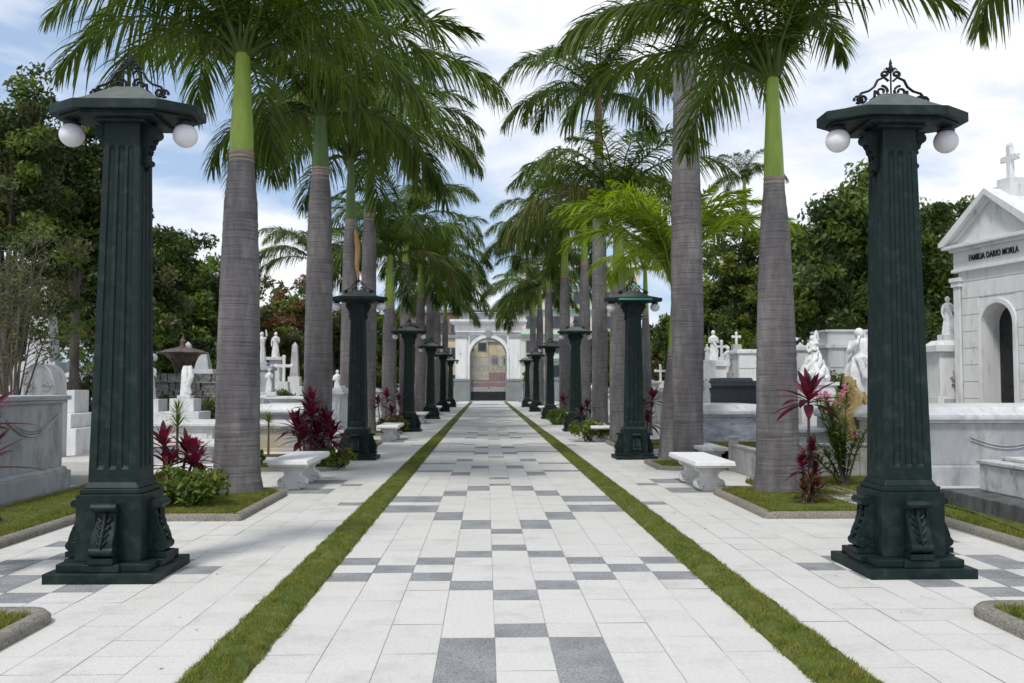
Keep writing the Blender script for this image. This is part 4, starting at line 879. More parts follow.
def nichewall(x0, x1, y, h, label, step=0, depth=1.2, cols=4, rows=4):
    t = empty('niche_wall', ((x0+x1)/2, y, 0)); w = x1-x0
    MB().cbox(0,depth/2,w,depth,0,h-.15).build('body', M['white'], t)
    m = MB().cbox(0,depth/2,w+.16,depth+.16,h-.149,h-.05).cbox(0,depth/2,w+.04,depth+.04,h-.0495,h)
    if step: m.cbox(-w/2+step/2+.0,depth/2,step,depth-.1,h+.001,h+.28).cbox(-w/2+step/2,depth/2,step+.1,depth,h+.281,h+.34)
    m.build('cornice', M['white'], t, bevel=.01)
    for i in range(cols):
        for j in range(rows):
            a = -w/2+w*i/cols; b = .2+(h-.4)*j/rows
            MB().box(a+.02, a+w/cols-.02, -.03, 0.001, b+.02, b+(h-.4)/rows-.02).build('niche_panel', M['white'], t, bevel=.006)
    tag(t, label, 'wall', 'columbarium walls'); return t
nichewall(X(739,33), X(775,33), 33, H(349,33), 'white block niche wall behind the dark granite tomb', cols=2, rows=5)
nichewall(X(797,26), X(822,26), 26, H(345,26), 'lower white niche wall behind the swirling sculpture', cols=2, rows=5)
nichewall(X(829,24), X(893,24), 24, H(342,24), 'tall white columbarium with cornice left of the right column', cols=4, rows=5, step=1.2)
nichewall(X(905,31), X(945,31), 31, H(346,31), 'white niche wall with dark arch between column and mausoleum', cols=3, rows=5)
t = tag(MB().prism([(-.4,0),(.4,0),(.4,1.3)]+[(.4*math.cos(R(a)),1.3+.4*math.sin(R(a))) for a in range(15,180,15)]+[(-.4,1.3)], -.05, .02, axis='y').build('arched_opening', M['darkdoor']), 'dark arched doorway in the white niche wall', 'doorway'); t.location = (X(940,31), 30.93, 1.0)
tomb('granite_tomb', X(709,24), X(775,24), 24, 26.2, 1.66, 'charcoal polished granite tomb between the two right trunks', 'darkgranite', lid='step', panels=False, base=.3)
t = tomb('veined_tomb', X(694,19.8), X(778,19.8), 19.8, 22.5, 1.05, 'veined blue white marble tomb in front of the granite one', 'veined', lid='slope', lidmat='marble', panels=False)
monument('marble_angel', X(706.5,22.8), 22.8, 'small white bowed figure left of the granite tomb', 'statue', [(.35,.35,0,1.18)], 'marble', fig=(.62,0,11), group=GS)
tomb('white_tomb', X(700,17.8), X(725,17.8), 17.6, 19.2, .42, 'low white tomb right behind the tallest grey trunk', 'marble', panels=False)
# planter walls of concrete with posts
def parapet(pts, h, label, post=.16):
    t = empty('low_wall', (pts[0][0], pts[0][1], 0)); o = Vector((pts[0][0], pts[0][1], 0))
    for i in range(len(pts)-1):
        a = Vector((*pts[i],0))-o; b = Vector((*pts[i+1],0))-o; d = (b-a); L = d.length; ang = math.atan2(d.y, d.x)
        m = MB().box(post/2+.002, L-post/2-.002, -.05, .05, 0, h*.86).box(post/2+.002, L-post/2-.002, -.07, .07, h*.8605, h*.93); m.rot(ang); m.v = [(x+a.x,y+a.y,z) for x,y,z in m.v]; m.build('wall_panel', M['concrete'], t, bevel=.008)
    for p in pts:
        q = Vector((*p,0))-o; MB().cbox(q.x,q.y,post,post,0,h*1.12).cbox(q.x,q.y,post+.05,post+.05,h*1.121,h*1.2).build('post', M['concrete'], t, bevel=.008)
    tag(t, label, 'low wall', 'low concrete walls around plots')
parapet([(X(733,17.3),17.3),(X(775,14.9),14.9)], .55, 'low pale concrete plot wall between the two right trunks')
parapet([(X(795,15.6),15.6),(X(822,15.6),15.6),(X(862,15.6),15.6),(X(905,15.6),15.6)], .52, 'low concrete plot wall behind the slender cordyline')
def gy(o, l): tag(o, l, 'grass', kind='stuff')
for i, (a, b, y0, y1) in enumerate(((735,790,17.2,19.5),(790,905,12.9,15.2))):
    o = MB().box(X(a,y0), X(b,y0), y0, y1, -.01, .05 if i else .38).build('grass', M['turf']); gy(o, ['grass inside the plot wall between right trunks','grass patch behind the slender cordyline'][i])
    def pts(rg, n, a=a, b=b, y0=y0, y1=y1, z=(.05 if i else .38)): return np.stack([rg.uniform(X(a,y0), X(b,y0), n), rg.uniform(y0, y1, n), np.full(n, z)], 1)
    gy(blades('grass', pts, 6000, .03, .08, .006, 90+i, M['blade']), ['grass blades inside the plot wall between right trunks','grass blades behind the slender cordyline'][i])
tomb('white_tomb', X(792,17.6), X(905,17.6), 17.4, 19.4, .78, 'broad low white tomb behind the concrete plot wall', 'marble', lid='flat')
# swirling sculpture
def swirl(x, y):
    t = empty('swirling_sculpture', (x,y,0)); z = H(382,y)
    MB().cbox(0,0,.80,.7,0,z-.08).cbox(0,0,.88,.78,z-.079,z).build('pedestal', M['white'], t, bevel=.01)
    m = MB(); m.lathe([(.30,z+.001),(.32,z+.12),(.27,z+.3),(.19,z+.45),(.11,z+.6),(.09,z+.75),(.05,z+.95)], n=24, fold=.18, nf=5)
    for k in range(7):
        a = k*.9; m.tube([((.30-.04*j)*math.cos(a+j*.55), (.30-.04*j)*math.sin(a+j*.55), z+.05+j*.13) for j in range(7)], [.07,.08,.07,.07,.055,.045,.03], 7)
    figure(m, -.02, 0, z+.25, .78, pose=1, seed=3)
    m.tube([(.05,-.05,z+.85),(.02,-.02,z+1.0),(.08,0,z+1.16)], [.07,.05,.02], 7)
    m.build('figure', M['whitestat'], t, smooth=True, angle=60); tag(t, 'swirling white angel sculpture on box pedestal behind cordyline', 'statue', GS)
swirl(X(814,20.5), 20.5)
def seated(x, y, zt, label, mt, h, name):
    t = empty(name, (x,y,0)); MB().cbox(0,0,.6,.6,0,zt).build('pedestal', M['marble'], t, bevel=.015)
    m = MB(); k = h
    # seated mourning figure: lap, folded robe, bowed torso and head
    m.lathe([(.30*k,zt+.001),(.31*k,zt+.2*k),(.25*k,zt+.42*k),(.20*k,zt+.5*k)], n=26, fold=.12, nf=8)
    m.lathe([(.20*k,zt+.45*k),(.17*k,zt+.6*k),(.21*k,zt+.78*k),(.12*k,zt+.88*k),(.06*k,zt+.92*k)], n=22, fold=.05, nf=6)
    m.ball((-.06*k,-.05*k,zt+.99*k), .105*k, 14, 10, sc=(1,1,1.15)); m.tube([(.10*k,.05*k,zt+1.0*k),(.02*k,.06*k,zt+1.02*k),(.13*k,.05*k,zt+.8*k)], [.06*k,.09*k,.05*k], 8)
    m.tube([(-.19*k,0,zt+.8*k),(-.30*k,-.08*k,zt+.6*k),(-.16*k,-.22*k,zt+.78*k),(-.10*k,-.12*k,zt+.92*k)], [.07*k,.06*k,.045*k,.035*k], 8)
    m.tube([(.19*k,0,zt+.8*k),(.28*k,-.1*k,zt+.55*k),(.1*k,-.27*k,zt+.45*k)], [.07*k,.06*k,.04*k], 8)
    for sd in (-1,1): m.tube([(sd*.1*k,-.05*k,zt+.45*k),(sd*.12*k,-.32*k,zt+.42*k),(sd*.1*k,-.34*k,zt+.05*k)], [.11*k,.10*k,.07*k], 8)
    m.build('figure', M[mt], t, smooth=True, angle=60); tag(t, label, 'statue', GS)
seated(X(851,16.6), 16.6, .62, 'golden brown stone mourning figure behind the pink oleander', 'gold', 1.05, 'golden_statue')
seated(X(862,21.5), 21.5, 1.75, 'white seated figure above the golden statue by the right column', 'whitestat', 1.1, 'white_statue')
# relief pedestal near mausoleum
t = monument('relief_monument', X(950,23), 23, 'white monument with carved wreath relief left of the mausoleum', 'monument', [(1.35,1.2,0,.9),(1.1,1.0,.9,1.35),(.9,.85,1.35,2.45),(1.15,1.05,2.45,2.62),(.95,.85,2.62,2.75,.15),(.4,.4,2.75,2.9)], 'white', fig=(.95,2,5), group='monuments beside the mausoleum')
m = MB()
for k in range(9): a = k*.7; m.tube([(.22*math.cos(a)*.8,-.44,1.75+.25*math.sin(a)),(.12*math.cos(a+.5),-.48,1.75+.14*math.sin(a+.5)),(0,-.46,1.85)], [.05,.045,.03], 6)
m.box(-.4,.4,-.62,-.5,1.0,1.28); m.build('carved_relief', M['greymarble'], t, smooth=True, angle=40)
# big marble tomb and near slab tomb on the right
tomb('marble_tomb', X(893,14.6), 12.5, 14.7, 18.4, 1.12, 'large grey veined marble tomb with sloping top before the mausoleum', 'greymarble', lid='slope', base=.26, lidmat='marble', over=.04, panels=False, extra=lambda t, w, d, h: MB().add([], []).tube([(-.2+k*.12-w/4, -d/2+.085, h-.35-.14*math.sin(PI*k/10)) for k in range(11)], .012, 5).tube([(-.2+k*.12-w/4, -d/2+.085, h-.40-.14*math.sin(PI*k/10)) for k in range(11)], .012, 5).tube([(1.3+k*.12-w/4, -d/2+.085, h-.3-.14*math.sin(PI*k/10)) for k in range(11)], .012, 5).build('carved_swags', M['greymarble'], t, smooth=True))
t = empty('slab_tomb', (0,0,0)); t.location = (7.42, 10.9, -.07)
MB().box(-1.75+.02, 3, -3.2, 1.0, -.02, .34).build('dark_base', M['basalt'], t, bevel=.015)
MB().box(-1.35, 3, -3.0, .75, .341, .68).build('body', M['oldmarble'], t, bevel=.02)
MB().box(-1.38, 3, -3.05, .78, .681, .73).box(-1.15, 3, -2.8, .6, .7315, .78).box(-.9, 3, -2.6, .42, .7815, .83).build('lid', M['oldmarble'], t, bevel=.012)
tag(t, 'weathered white slab tomb on dark base near the right edge', 'tomb', 'tombs beside the walk')
# chequered tile patch
m = MB(); 
for i in range(6):
    for j in range(4): m.box(i*.28+.003, i*.28+.277, j*.28+.003, j*.28+.277, .0505, .06, mi=(i+j)%2)
m.box(-.06, 6*.28+.06, -.06, 4*.28+.06, -.02, .05, mi=0)
o = m.build('tile_patch', [M['slab'], M['dark_slab']]); o.location = (X(830,12.6), 11.75, .02); tag(o, 'small black and white tiled plot left of the right column', 'tiled plot')
# ------------------------------------------------------------------ mausoleum
def arch_wall(m, w, h, ow, sp, y0, y1, n=16, x0=None, x1=None, ztop=None, mi=0, zb=0):
    """wall slab in x-z with arched opening centred at 0, springing at sp"""
    r = ow/2; A = [(-r, zb), (-r, sp)]+[(r*math.cos(PI-PI*k/n), sp+r*math.sin(PI-PI*k/n)) for k in range(1,n)]+[(r, sp), (r, zb)]
    B = []
    for i, (a, z) in enumerate(A):
        if i <= 1: B.append((-w/2, z))
        elif i >= len(A)-2: B.append((w/2, z))
        else:
            t_ = (i-1)/(len(A)-3); B.append((-w/2+w*t_, h))
    # insert the two top corners
    A2 = A[:2]+[A[1]]+A[2:-2]+[A[-2]]+A[-2:]; B2 = B[:2]+[(-w/2,h)]+B[2:-2]+[(w/2,h)]+B[-2:]
    k = len(A2); vs = [(a,y0,z) for a,z in A2]+[(a,y0,z) for a,z in B2]+[(a,y1,z) for a,z in A2]+[(a,y1,z) for a,z in B2]
    fs = []
    for i in range(k-1):
        def ok(f): return len(set(vs[q] for q in f)) >= 3
        for f in ((i,i+1,k+i+1,k+i),(2*k+i,3*k+i,3*k+i+1,2*k+i+1),(i,2*k+i,2*k+i+1,i+1),(k+i,k+i+1,3*k+i+1,3*k+i)):
            u = []; 
            for q in f:
                if not any(vs[q] == vs[e] for e in u): u.append(q)
            if len(u) >= 3: fs.append(tuple(u))
    m.add(vs, fs, mi); return m
def arch_trim(m, r0, r1, sp, y0, y1, zb=0, n=24, mi=0):
    path = [(-1, zb, 0), (-1, sp, 0)]
    P = [(-1,0,zb),(-1,0,sp)]+[(math.cos(PI-PI*k/n), math.sin(PI-PI*k/n), sp) for k in range(1,n)]+[(1,0,sp),(1,0,zb)]
    vs = []
    for c, s_, z in P:
        for r, y in ((r0,y0),(r1,y0),(r1,y1),(r0,y1)): vs.append((c*r, y, z+s_*r))
    k = len(P); fs = [(i*4+q, i*4+(q+1)%4, (i+1)*4+(q+1)%4, (i+1)*4+q) for i in range(k-1) for q in range(4)]+[(0,1,2,3),((k-1)*4+3,(k-1)*4+2,(k-1)*4+1,(k-1)*4)]
    return m.add(vs, fs, mi)
def text_mesh(txt, size, depth=.01):
    cu = bpy.data.curves.new('lettering', 'FONT'); cu.body = txt; cu.size = size; cu.extrude = depth; cu.align_x = 'CENTER'; cu.align_y = 'CENTER'; cu.space_character = 1.08; cu.offset = size*.012
    ob = bpy.data.objects.new('tmp_lettering', cu); C.objects.link(ob); bpy.context.view_layer.update()
    me = bpy.data.meshes.new_from_object(ob.evaluated_get(bpy.context.evaluated_depsgraph_get())); bpy.data.objects.remove(ob); return me
rz = math.atan2(-.98, .2)
t = empty('mausoleum', (11.76-.23, 20.78, 0), rz)
Wm = 2.5; HW = 4.95
m = MB(); arch_wall(m, Wm, 4.35, .98, 3.02, 0, .5)
m.box(-Wm/2, -Wm/2+.3, .501, 3.4, 0, 4.35).box(Wm/2-.3, Wm/2, .501, 3.4, 0, 4.35).box(-Wm/2+.301, Wm/2-.301, 3.1, 3.4, 0, 4.35)
m.build('wall', M['white'], t)
cm = MB(); z = .1
while z < 4.2:
    z1 = z+.40
    zc = (z+z1)/2; ro = .63; xin = ro if z1 < 3.02 else (math.sqrt(max(0, ro*ro-(max(z-3.02,0))**2)) if z-3.02 < ro else 0)
    if xin > .02:
        cm.box(-Wm/2+.12, -xin-.005, -.02, .0, z+.008, z1-.008); cm.box(xin+.005, Wm/2-.12, -.02, .0, z+.008, z1-.008)
    else: cm.box(-Wm/2+.12, Wm/2-.12, -.02, .0, z+.008, z1-.008)
    z = z1
for q in range(7): cm.box(-Wm/2-.02, -Wm/2, .1, 3.3, .1+q*.6+.008, .1+q*.6+.59)
cm.build('stone_courses', M['white'], t, bevel=.006)
arch_trim(MB(), .492, .61, 3.02, -.055, .0).build('arch_frame', M['white'], t, smooth=True, angle=40, bevel=.01)
d = MB(); r = .485
d.prism([(-r,0),(r,0),(r,3.02)]+[(r*math.cos(R(a)),3.02+r*math.sin(R(a))) for a in range(12,180,12)]+[(-r,3.02)], .46, .52, axis='y')
do = d.build('door', M['darkdoor'], t); MB().box(-.01,.01,.44,.458,.1,3.0).box(-.36,-.06,.445,.458,.3,1.4).box(.06,.36,.445,.458,.3,1.4).box(-.36,-.06,.445,.458,1.6,2.8).box(.06,.36,.445,.458,1.6,2.8).build('door_panel', M['black'], do, bevel=.006)
for sd in (-1,1): MB().box(sd*(Wm/2)-.10,sd*(Wm/2)+.10,-.08,-.0215,0,4.0).box(sd*(Wm/2)-.14,sd*(Wm/2)+.14,-.12,-.0215,4.001,4.12).box(sd*(Wm/2)-.17,sd*(Wm/2)+.17,-.15,-.0215,4.121,4.22).box(sd*(Wm/2)-.14,sd*(Wm/2)+.14,-.12,-.0215,.001,.25).build('pilaster', M['white'], t, bevel=.008)
e = MB(); e.box(-Wm/2-.12,Wm/2+.12,-.12,3.5,4.351,4.43).box(-Wm/2-.08,Wm/2+.08,-.08,3.45,4.4315,4.85).box(-Wm/2-.14,Wm/2+.14,-.16,3.5,4.8515,4.92).box(-Wm/2-.26,Wm/2+.26,-.28,3.6,4.9215,5.00)
e.build('entablature', M['white'], t, bevel=.01)
p = MB(); hw = Wm/2+.18; ap = 1.02
p.prism([(-hw,5.0015),(hw,5.0015),(0,5.0+ap-.05)], -.10, 3.5, axis='y'); p.build('pediment', M['white'], t)
p = MB()
for sd in (-1,1):
    th = math.atan2(ap, hw+.1); 
    p.prism([(sd*(hw+.16),5.002),(sd*(hw+.16),5.09),(0,5.10+ap+.05),(0,5.10+ap-.1),(sd*(hw-.04),5.002)][::1], -.30, 3.62, axis='y')
    p.prism([(sd*(hw-.05),5.03),(sd*(hw-.05)-sd*.0,5.06),(0,5.0+ap+.0),(0,5.0+ap-.12),(sd*(hw-.18),5.02)], -.18, -.101, axis='y')
p.build('roof', M['white'], t, bevel=.006)
cb = MB(); cb.cbox(0,.45,.66,.6,5.85,6.24).cbox(0,.45,.44,.4,6.241,6.42); cb.build('cross_base', M['white'], t, bevel=.01)
zc = 6.421; m = MB(); m.box(-.06,.06,.39,.51,zc,zc+.78).box(-.23,.23,.395,.505,zc+.42,zc+.54)
for q in ((-.23,.45,zc+.48),(.23,.45,zc+.48),(0,.45,zc+.78)):
    m.ball(q, .065, 12, 8, sc=(1,.55,1))
    for dx, dz in ((.05,.05),(-.05,.05),(.05,-.05),(-.05,-.05)): m.ball((q[0]+dx*.6,q[1],q[2]+dz*.6), .045, 8, 6, sc=(1,.6,1))
m.build('cross', M['whitestat'], t, smooth=True, angle=50)
m = MB().ball((-hw+.45,.6,5.62), .10, 10, 8).lathe([(.1,5.35),(.05,5.5),(.08,5.6)], cx=-hw+.45, cy=.6, n=10); m.build('roof_finial', M['whitestat'], t, smooth=True)
me = text_mesh('FAMILIA DARIO MORLA', .215, .008); me.materials.append(M['black'])
o = bpy.data.objects.new('lettering', me); C.objects.link(o); o.parent = t; o.location = (0, -.092, 4.64); o.rotation_euler = (R(90), 0, 0); o.scale = (.64, .95, 1)
tag(t, 'white family mausoleum with pediment, cross and dark arched door', 'mausoleum')
# ------------------------------------------------------------------ entrance gateway
GY = 98.0; gx = X(488.3, GY); t = empty('entrance_gateway', (gx, GY, 0))
m = MB(); arch_wall(m, 7.0, 8.2, 3.95, 4.75, 0, 1.6, zb=2.36, n=24); m.build('wall', M['white'], t)
for sd in (-1,1): 
    a, b = sorted((sd*1.96, sd*3.62)); MB().box(a, b, -.12, 1.7, 0, 2.1).box(a-.06, b+.06, -.18, 1.76, 2.101, 2.358).build('plinth', M['greydado'], t, bevel=.02)
    a, b = sorted((sd*2.28, sd*3.4)); MB().box(a, b, -.1, -.002, 2.36, 6.7).build('pilaster', M['white'], t, bevel=.02)
    a, b = sorted((sd*2.18, sd*3.5)); MB().box(a, b, -.2, -.002, 6.701, 7.2).build('capital', M['greytrim'], t, bevel=.03)
    q = [(1.98,6.7),(1.98,5.95),(1.75,6.4),(1.35,6.7),(.9,6.95),(.9,7.0),(1.98,7.0)]; MB().prism([(sd*a_, b_) for a_, b_ in q], -.03, -.002, axis='y').build('spandrel_panel', M['greytrim'], t)
arch_trim(MB(), 1.98, 2.2, 4.75, -.14, -.001, zb=2.36).build('arch_moulding', M['white'], t, smooth=True, angle=40)
arch_trim(MB(), 1.87, 1.972, 4.75, .3, 1.2, zb=0).build('arch_lining', M['greytrim'], t, smooth=True, angle=40)
MB().prism([(-.22,6.75),(.22,6.75),(.34,7.5),(-.34,7.5)], -.28, -.142, axis='y').build('keystone', M['greytrim'], t, bevel=.03)
MB().box(-3.55,3.55,-.22,1.8,7.3,7.45).box(-3.6,3.6,-.16,1.75,7.451,8.19).box(-3.9,3.9,-.55,2.1,8.201,8.4).box(-4.1,4.1,-.75,2.3,8.401,8.65).build('cornice', M['white'], t, bevel=.03)
MB().box(-3.1,-1.7,-.1,1.5,8.651,9.6).box(1.5,3.1,-.1,1.5,8.651,9.6).box(-1.7,1.5,0,1.4,8.651,9.3).box(-3.3,3.3,-.2,1.6,9.601,9.8).build('parapet', M['greytrim'], t, bevel=.03)
MB().lathe([(.3,9.801),(.2,9.95),(.42,10.3),(.3,10.6),(.05,10.9)], cx=-2.5, n=14).lathe([(.3,9.801),(.2,9.95),(.42,10.3),(.3,10.6),(.05,10.9)], cx=2.5, n=14).build('urn', M['white'], t, smooth=True)
MB().box(-3.0,-2.96,-.3,-.12,5.0,5.1).build('wall_lamp', M['black'], t)
gt = MB(); gt.box(-1.86,1.86,.6,.66,.05,1.0)
gt.build('gate_base_panel', M['black'], t)
for sd in (-1,1):
    g = MB(); a, b = sorted((sd*.04, sd*1.86))
    for k in range(11): xx = a+.04+(b-a-.08)*k/10; g.box(xx-.035, xx+.035, .6, .64, 1.001, 4.62)
    g.box(a,b,.59,.65,4.621,4.75); g.box(a,b,.585,.655,1.95,2.05); g.box(a,b,.585,.655,1.002,1.5)
    for k in range(4): xx = a+(b-a)*(k+.5)/4; g.tube([(xx+.2*math.cos(q*.7), .6, 3.5+.28*math.sin(q*.7)) for q in range(10)], .05, 5)
    g.build('gate_leaf', M['greygate'], t)
tag(t, 'white entrance gateway with round arch and iron gate at the walk end', 'gateway')
for sd, xa, xb in ((-1, X(398,GY), gx-3.7), (1, gx+3.7, X(640,GY))):
    o = MB().box(xa, xb, GY+.2, GY+.6, 0, 2.2).box(xa, xb, GY+.1, GY+.7, 2.201, 2.4).build('boundary_wall', M['greydado'], bevel=.02); tag(o, 'grey boundary wall running %s from the entrance gateway' % ('left' if sd < 0 else 'right'), 'wall', 'boundary walls')
struct(MB().box(-60, 60, GY+6, GY+20, -.015, .0).build('road', M['asphalt']))
# buildings across the street
def building(name, x0, x1, y, h, mt, label, cols, rows, win=(1.1,1.3), z0=.8, bands=None, depth=10, roofm='greytrim', base=None, pitched=False):
    t = empty(name, ((x0+x1)/2, y, 0)); w = x1-x0; MB().cbox(0,depth/2,w,depth,0,h).build('wall', M[mt], t)
    if pitched: MB().prism([(-w/2-.3,h+.01),(w/2+.3,h+.01),(w/2-.5,h+1.3),(-w/2+.5,h+1.3)], -.4, depth+.4, axis='y').build('roof', M[roofm], t)
    else: MB().cbox(0,depth/2,w+.5,depth+.5,h+.001,h+.4).build('roof', M[roofm], t)
    if base: MB().box(-w/2-.02,w/2+.02,-.06,-.002,0,base[1]).build('painted_base', M[base[0]], t)
    fh = (h-z0)/rows
    for i in range(cols):
        for j in range(rows):
            cx = -w/2+w*(i+.5)/cols; zz = z0+fh*j+fh*.25
            f = MB().box(cx-win[0]/2-.08,cx+win[0]/2+.08,-.09,-.062 if base else -.002,zz-.08,zz+win[1]+.08).build('window', M['greytrim'], t)
            MB().box(cx-win[0]/2,cx+win[0]/2,-.12,-.0915,zz,zz+win[1]).box(cx-.04,cx+.04,-.14,-.121,zz,zz+win[1]).build('pane', M['glass'], f)
    if bands:
        for j in range(rows): zz = z0+fh*j-.15; MB().box(-w/2-.15,w/2+.15,-.45,-.145,zz-.1,zz+.1).build('balcony_band', M[bands], t)
    tag(t, label, 'building', 'buildings across the street'); return t
BY = 122
building('house', X(463,BY), X(488.5,BY), BY, 9.6, 'yellowwall', 'yellow two storey house seen through the left half of the arch', 2, 1, base=('redwall',2.4), z0=5.2, win=(1.0,1.0))
building('house', X(489,BY), X(512,BY), BY, 7.4, 'yellowwall', 'lower yellow house seen through the right half of the arch', 2, 1, base=('redwall',3.4), z0=3.6, win=(.8,1.0))
building('apartment_block', X(452,138), X(508,138), 138, 12.2, 'brick', 'brown brick block rising behind the yellow houses', 5, 4)
building('apartment_block', X(395,118), X(461,118), 118, 11.0, 'brick', 'brown brick building left of the entrance gateway', 5, 3)
building('house', X(440,112), X(461,112), 112, 7.4, 'yellowwall', 'small yellow house just left of the gateway', 2, 2)
building('apartment_block', X(521,120), X(640,120), 120, 18, 'creamwall', 'cream apartment block with teal bands right of the gateway', 5, 5, bands='teal', win=(1.7,1.5), z0=2.0)
def taxi(x, y):
    t = empty('taxi', (x,y,0)); prof = [(-2.1,.35),(-2.15,.75),(-1.95,.95),(-1.2,1.02),(-.7,1.45),(.6,1.47),(1.2,1.05),(2.0,.95),(2.15,.7),(2.1,.35)]
    MB().prism(prof, -.85, .85, axis='y').build('body', M['yellowcar'], t, bevel=.06)
    MB().prism([(-1.05,1.05),(-.62,1.4),(.5,1.41),(1.0,1.05)], -.87, -.852, axis='y').build('side_windows', M['glass'], t)
    for a in (-1.3,1.3):
        for b in (-.8,.8):
            w = MB().tube([(a,b-.1,.32),(a,b+.1,.32)], .32, 16).build('wheel', M['rubber'], t); MB().tube([(a,b-.12,.32),(a,b+.12,.32)], .18, 12).build('rim', M['greygate'], w)
    tag(t, 'yellow taxi parked across the street behind the gate', 'car', 'vehicles in the street')
taxi(X(480,108), 108)
t = copy_tree([o for o in C.objects if o.name == 'taxi'][0]); t.location = (X(486,111.5), 111.5, 0); tag(t, 'dark car standing just beyond the yellow taxi', 'car', 'vehicles in the street'); t.name = 'parked_car'
for c_ in t.children:
    if c_.name.startswith('body'): c_.data = c_.data.copy(); c_.data.materials[0] = M['black']
# hills and far tree belt closing the horizon
def hill():
    m = MB(); n = 60; vs = []; rr = random.Random(3)
    for i in range(n+1):
        x = -300+600*i/n; h = 9+6*math.sin(i*.35)+rr.uniform(-1,1); vs += [(x,230,-1),(x,300,h),(x,420,h*1.2)]
    m.add(vs, [(i*3+k, (i+1)*3+k, (i+1)*3+k+1, i*3+k+1) for i in range(n) for k in range(2)]); struct(m.build('hills', M['hill'], smooth=True, angle=180))
hill()
def belt(x0, x1, y, h, label, seed, mats=('leafdark','leafmid')):
    rg = np.random.default_rng(seed); n = int(abs(x1-x0)*8); cs = np.stack([rg.uniform(x0,x1,n), y+rg.uniform(-1.5,1.5,n), rg.uniform(.1,1,n)*h], 1); cs[:,2] *= (1+.25*np.sin(cs[:,0]*.9))
    V, F = leaves(cs, rg.uniform(.5,1.0,n), 70, .2, rg); o = fastmesh('hedge_belt', V, F, [M[q] for q in mats], mi=np.repeat(rg.integers(0,len(mats),n),70)); tag(o, label, 'foliage', kind='stuff')
belt(-46, -6, 58, 6.8, 'mass of far foliage behind the tombs on the left', 51)
belt(9, 46, 58, 5.0, 'mass of far foliage behind the tombs on the right', 52)
# more tombs receding on both sides
rr = random.Random(22); GL = 'tombs receding in rows'
for sg in (-1, 1):
    for k in range(9):
        Y = 27+k*6.2; w = rr.uniform(1.4,2.4); h = rr.uniform(.8,1.8); x0 = 6.0+rr.uniform(0,.8)
        if sg < 0 and k == 0: x0 += .4
        a, b = (x0, x0+w) if sg > 0 else (-x0-w, -x0)
        tomb('white_tomb', a, b, Y, Y+rr.uniform(2,3.2), h, 'white marble tomb in the %s row back on the %s, near the walk' % (ORD[k], 'left' if sg < 0 else 'right'), rr.choice(('marble','white','greymarble')), lid=rr.choice(('flat','hip','step','slope')), group=GL)
        a2 = x0+w+1.4+rr.uniform(0,1.5)
        monument('monument', sg*a2, Y+rr.uniform(0,2), 'stone monument in the %s row back on the %s, outer file' % (ORD[k], 'left' if sg < 0 else 'right'), 'monument', [(1.2,1.2,0,.8),(.8,.8,.8,1.5,.04),(.4,.4,1.5,1.9)], rr.choice(('marble','white')), top=rr.choice((cross_top(.9,.12), urn_top(.7), obelisk_top(.34,1.3))), group='stone monuments in rows')
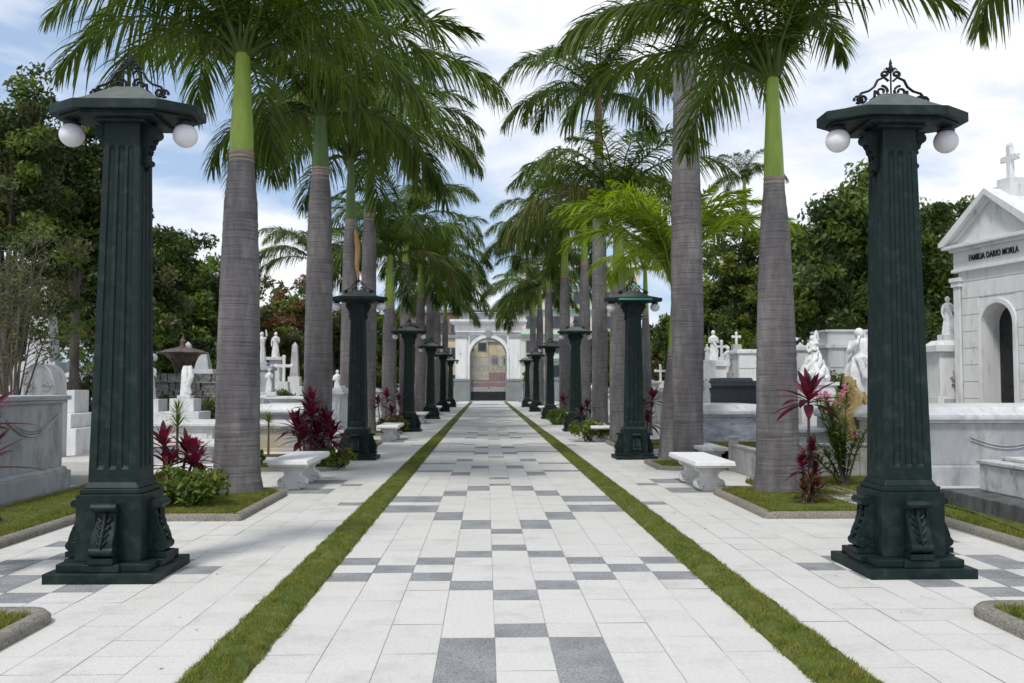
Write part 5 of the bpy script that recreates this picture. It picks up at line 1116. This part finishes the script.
# ------------------------------------------------------------------ light and sky
sun = bpy.data.lights.new('sun', 'SUN'); so = bpy.data.objects.new('sun', sun); C.objects.link(so)
EL = R(56); AZ = R(-152)   # compass-like: angle from +Y towards +X of where the sun stands
d = Vector((math.sin(AZ)*math.cos(EL), math.cos(AZ)*math.cos(EL), math.sin(EL)))
so.rotation_euler = (-d).to_track_quat('-Z', 'Y').to_euler(); sun.energy = 2.2; sun.angle = R(10); sun.color = (1,.97,.92)
w = bpy.data.worlds.new('World'); scene.world = w; w.use_nodes = True; nt = w.node_tree; nt.nodes.clear()
out = nt.nodes.new('ShaderNodeOutputWorld'); bg = nt.nodes.new('ShaderNodeBackground'); nt.links.new(bg.outputs[0], out.inputs[0])
sky = nt.nodes.new('ShaderNodeTexSky'); sky.sky_type = 'NISHITA'; sky.sun_disc = False; sky.sun_elevation = EL; sky.sun_rotation = AZ; sky.air_density = 1.0; sky.dust_density = 1.5
tc = nt.nodes.new('ShaderNodeTexCoord'); mp = N(nt, 'ShaderNodeMapping'); mp.inputs['Scale'].default_value = (1,1,2.6); mp.inputs['Location'].default_value = (.35,.1,.2); nt.links.new(tc.outputs['Generated'], mp.inputs[0])
n1 = N(nt, 'ShaderNodeTexNoise', Scale=2.6, Detail=9.0, Roughness=.55, Distortion=.25); nt.links.new(mp.outputs[0], n1.inputs['Vector'])
r1 = ramp(nt, n1.outputs[0], [(.42, 0.0), (.58, 1.0)])
n2 = N(nt, 'ShaderNodeTexNoise', Scale=4.5, Detail=6.0, Roughness=.6); nt.links.new(mp.outputs[0], n2.inputs['Vector'])
r2 = ramp(nt, n2.outputs[0], [(.3, (7.2,7.5,8.2)), (.7, (9.6,9.7,9.9))])
# colour ramps clamp nothing above one here, so scale afterwards
r2.color_ramp.elements[0].color = (.80,.83,.89,1); r2.color_ramp.elements[1].color = (.97,.975,.985,1)
sc_ = N(nt, 'ShaderNodeVectorMath', operation='SCALE'); sc_.inputs['Scale'].default_value = 9.7; nt.links.new(r2.outputs[0], sc_.inputs[0])
haze = N(nt, 'ShaderNodeMixRGB'); haze.inputs[0].default_value = .55; nt.links.new(sky.outputs[0], haze.inputs[1]); haze.inputs[2].default_value = (4.8,6.3,8.8,1)
mx = N(nt, 'ShaderNodeMixRGB'); nt.links.new(r1.outputs[0], mx.inputs[0]); nt.links.new(haze.outputs[0], mx.inputs[1]); nt.links.new(sc_.outputs[0], mx.inputs[2])
nt.links.new(mx.outputs[0], bg.inputs[0]); bg.inputs[1].default_value = .1
vs_ = scene.view_settings; vs_.view_transform = 'Standard'; vs_.look = 'None'; vs_.exposure = .28; vs_.gamma = 1; vs_.use_curve_mapping = False
scene.render.engine = 'CYCLES'; scene.cycles.max_bounces = 4; scene.cycles.transparent_max_bounces = 4
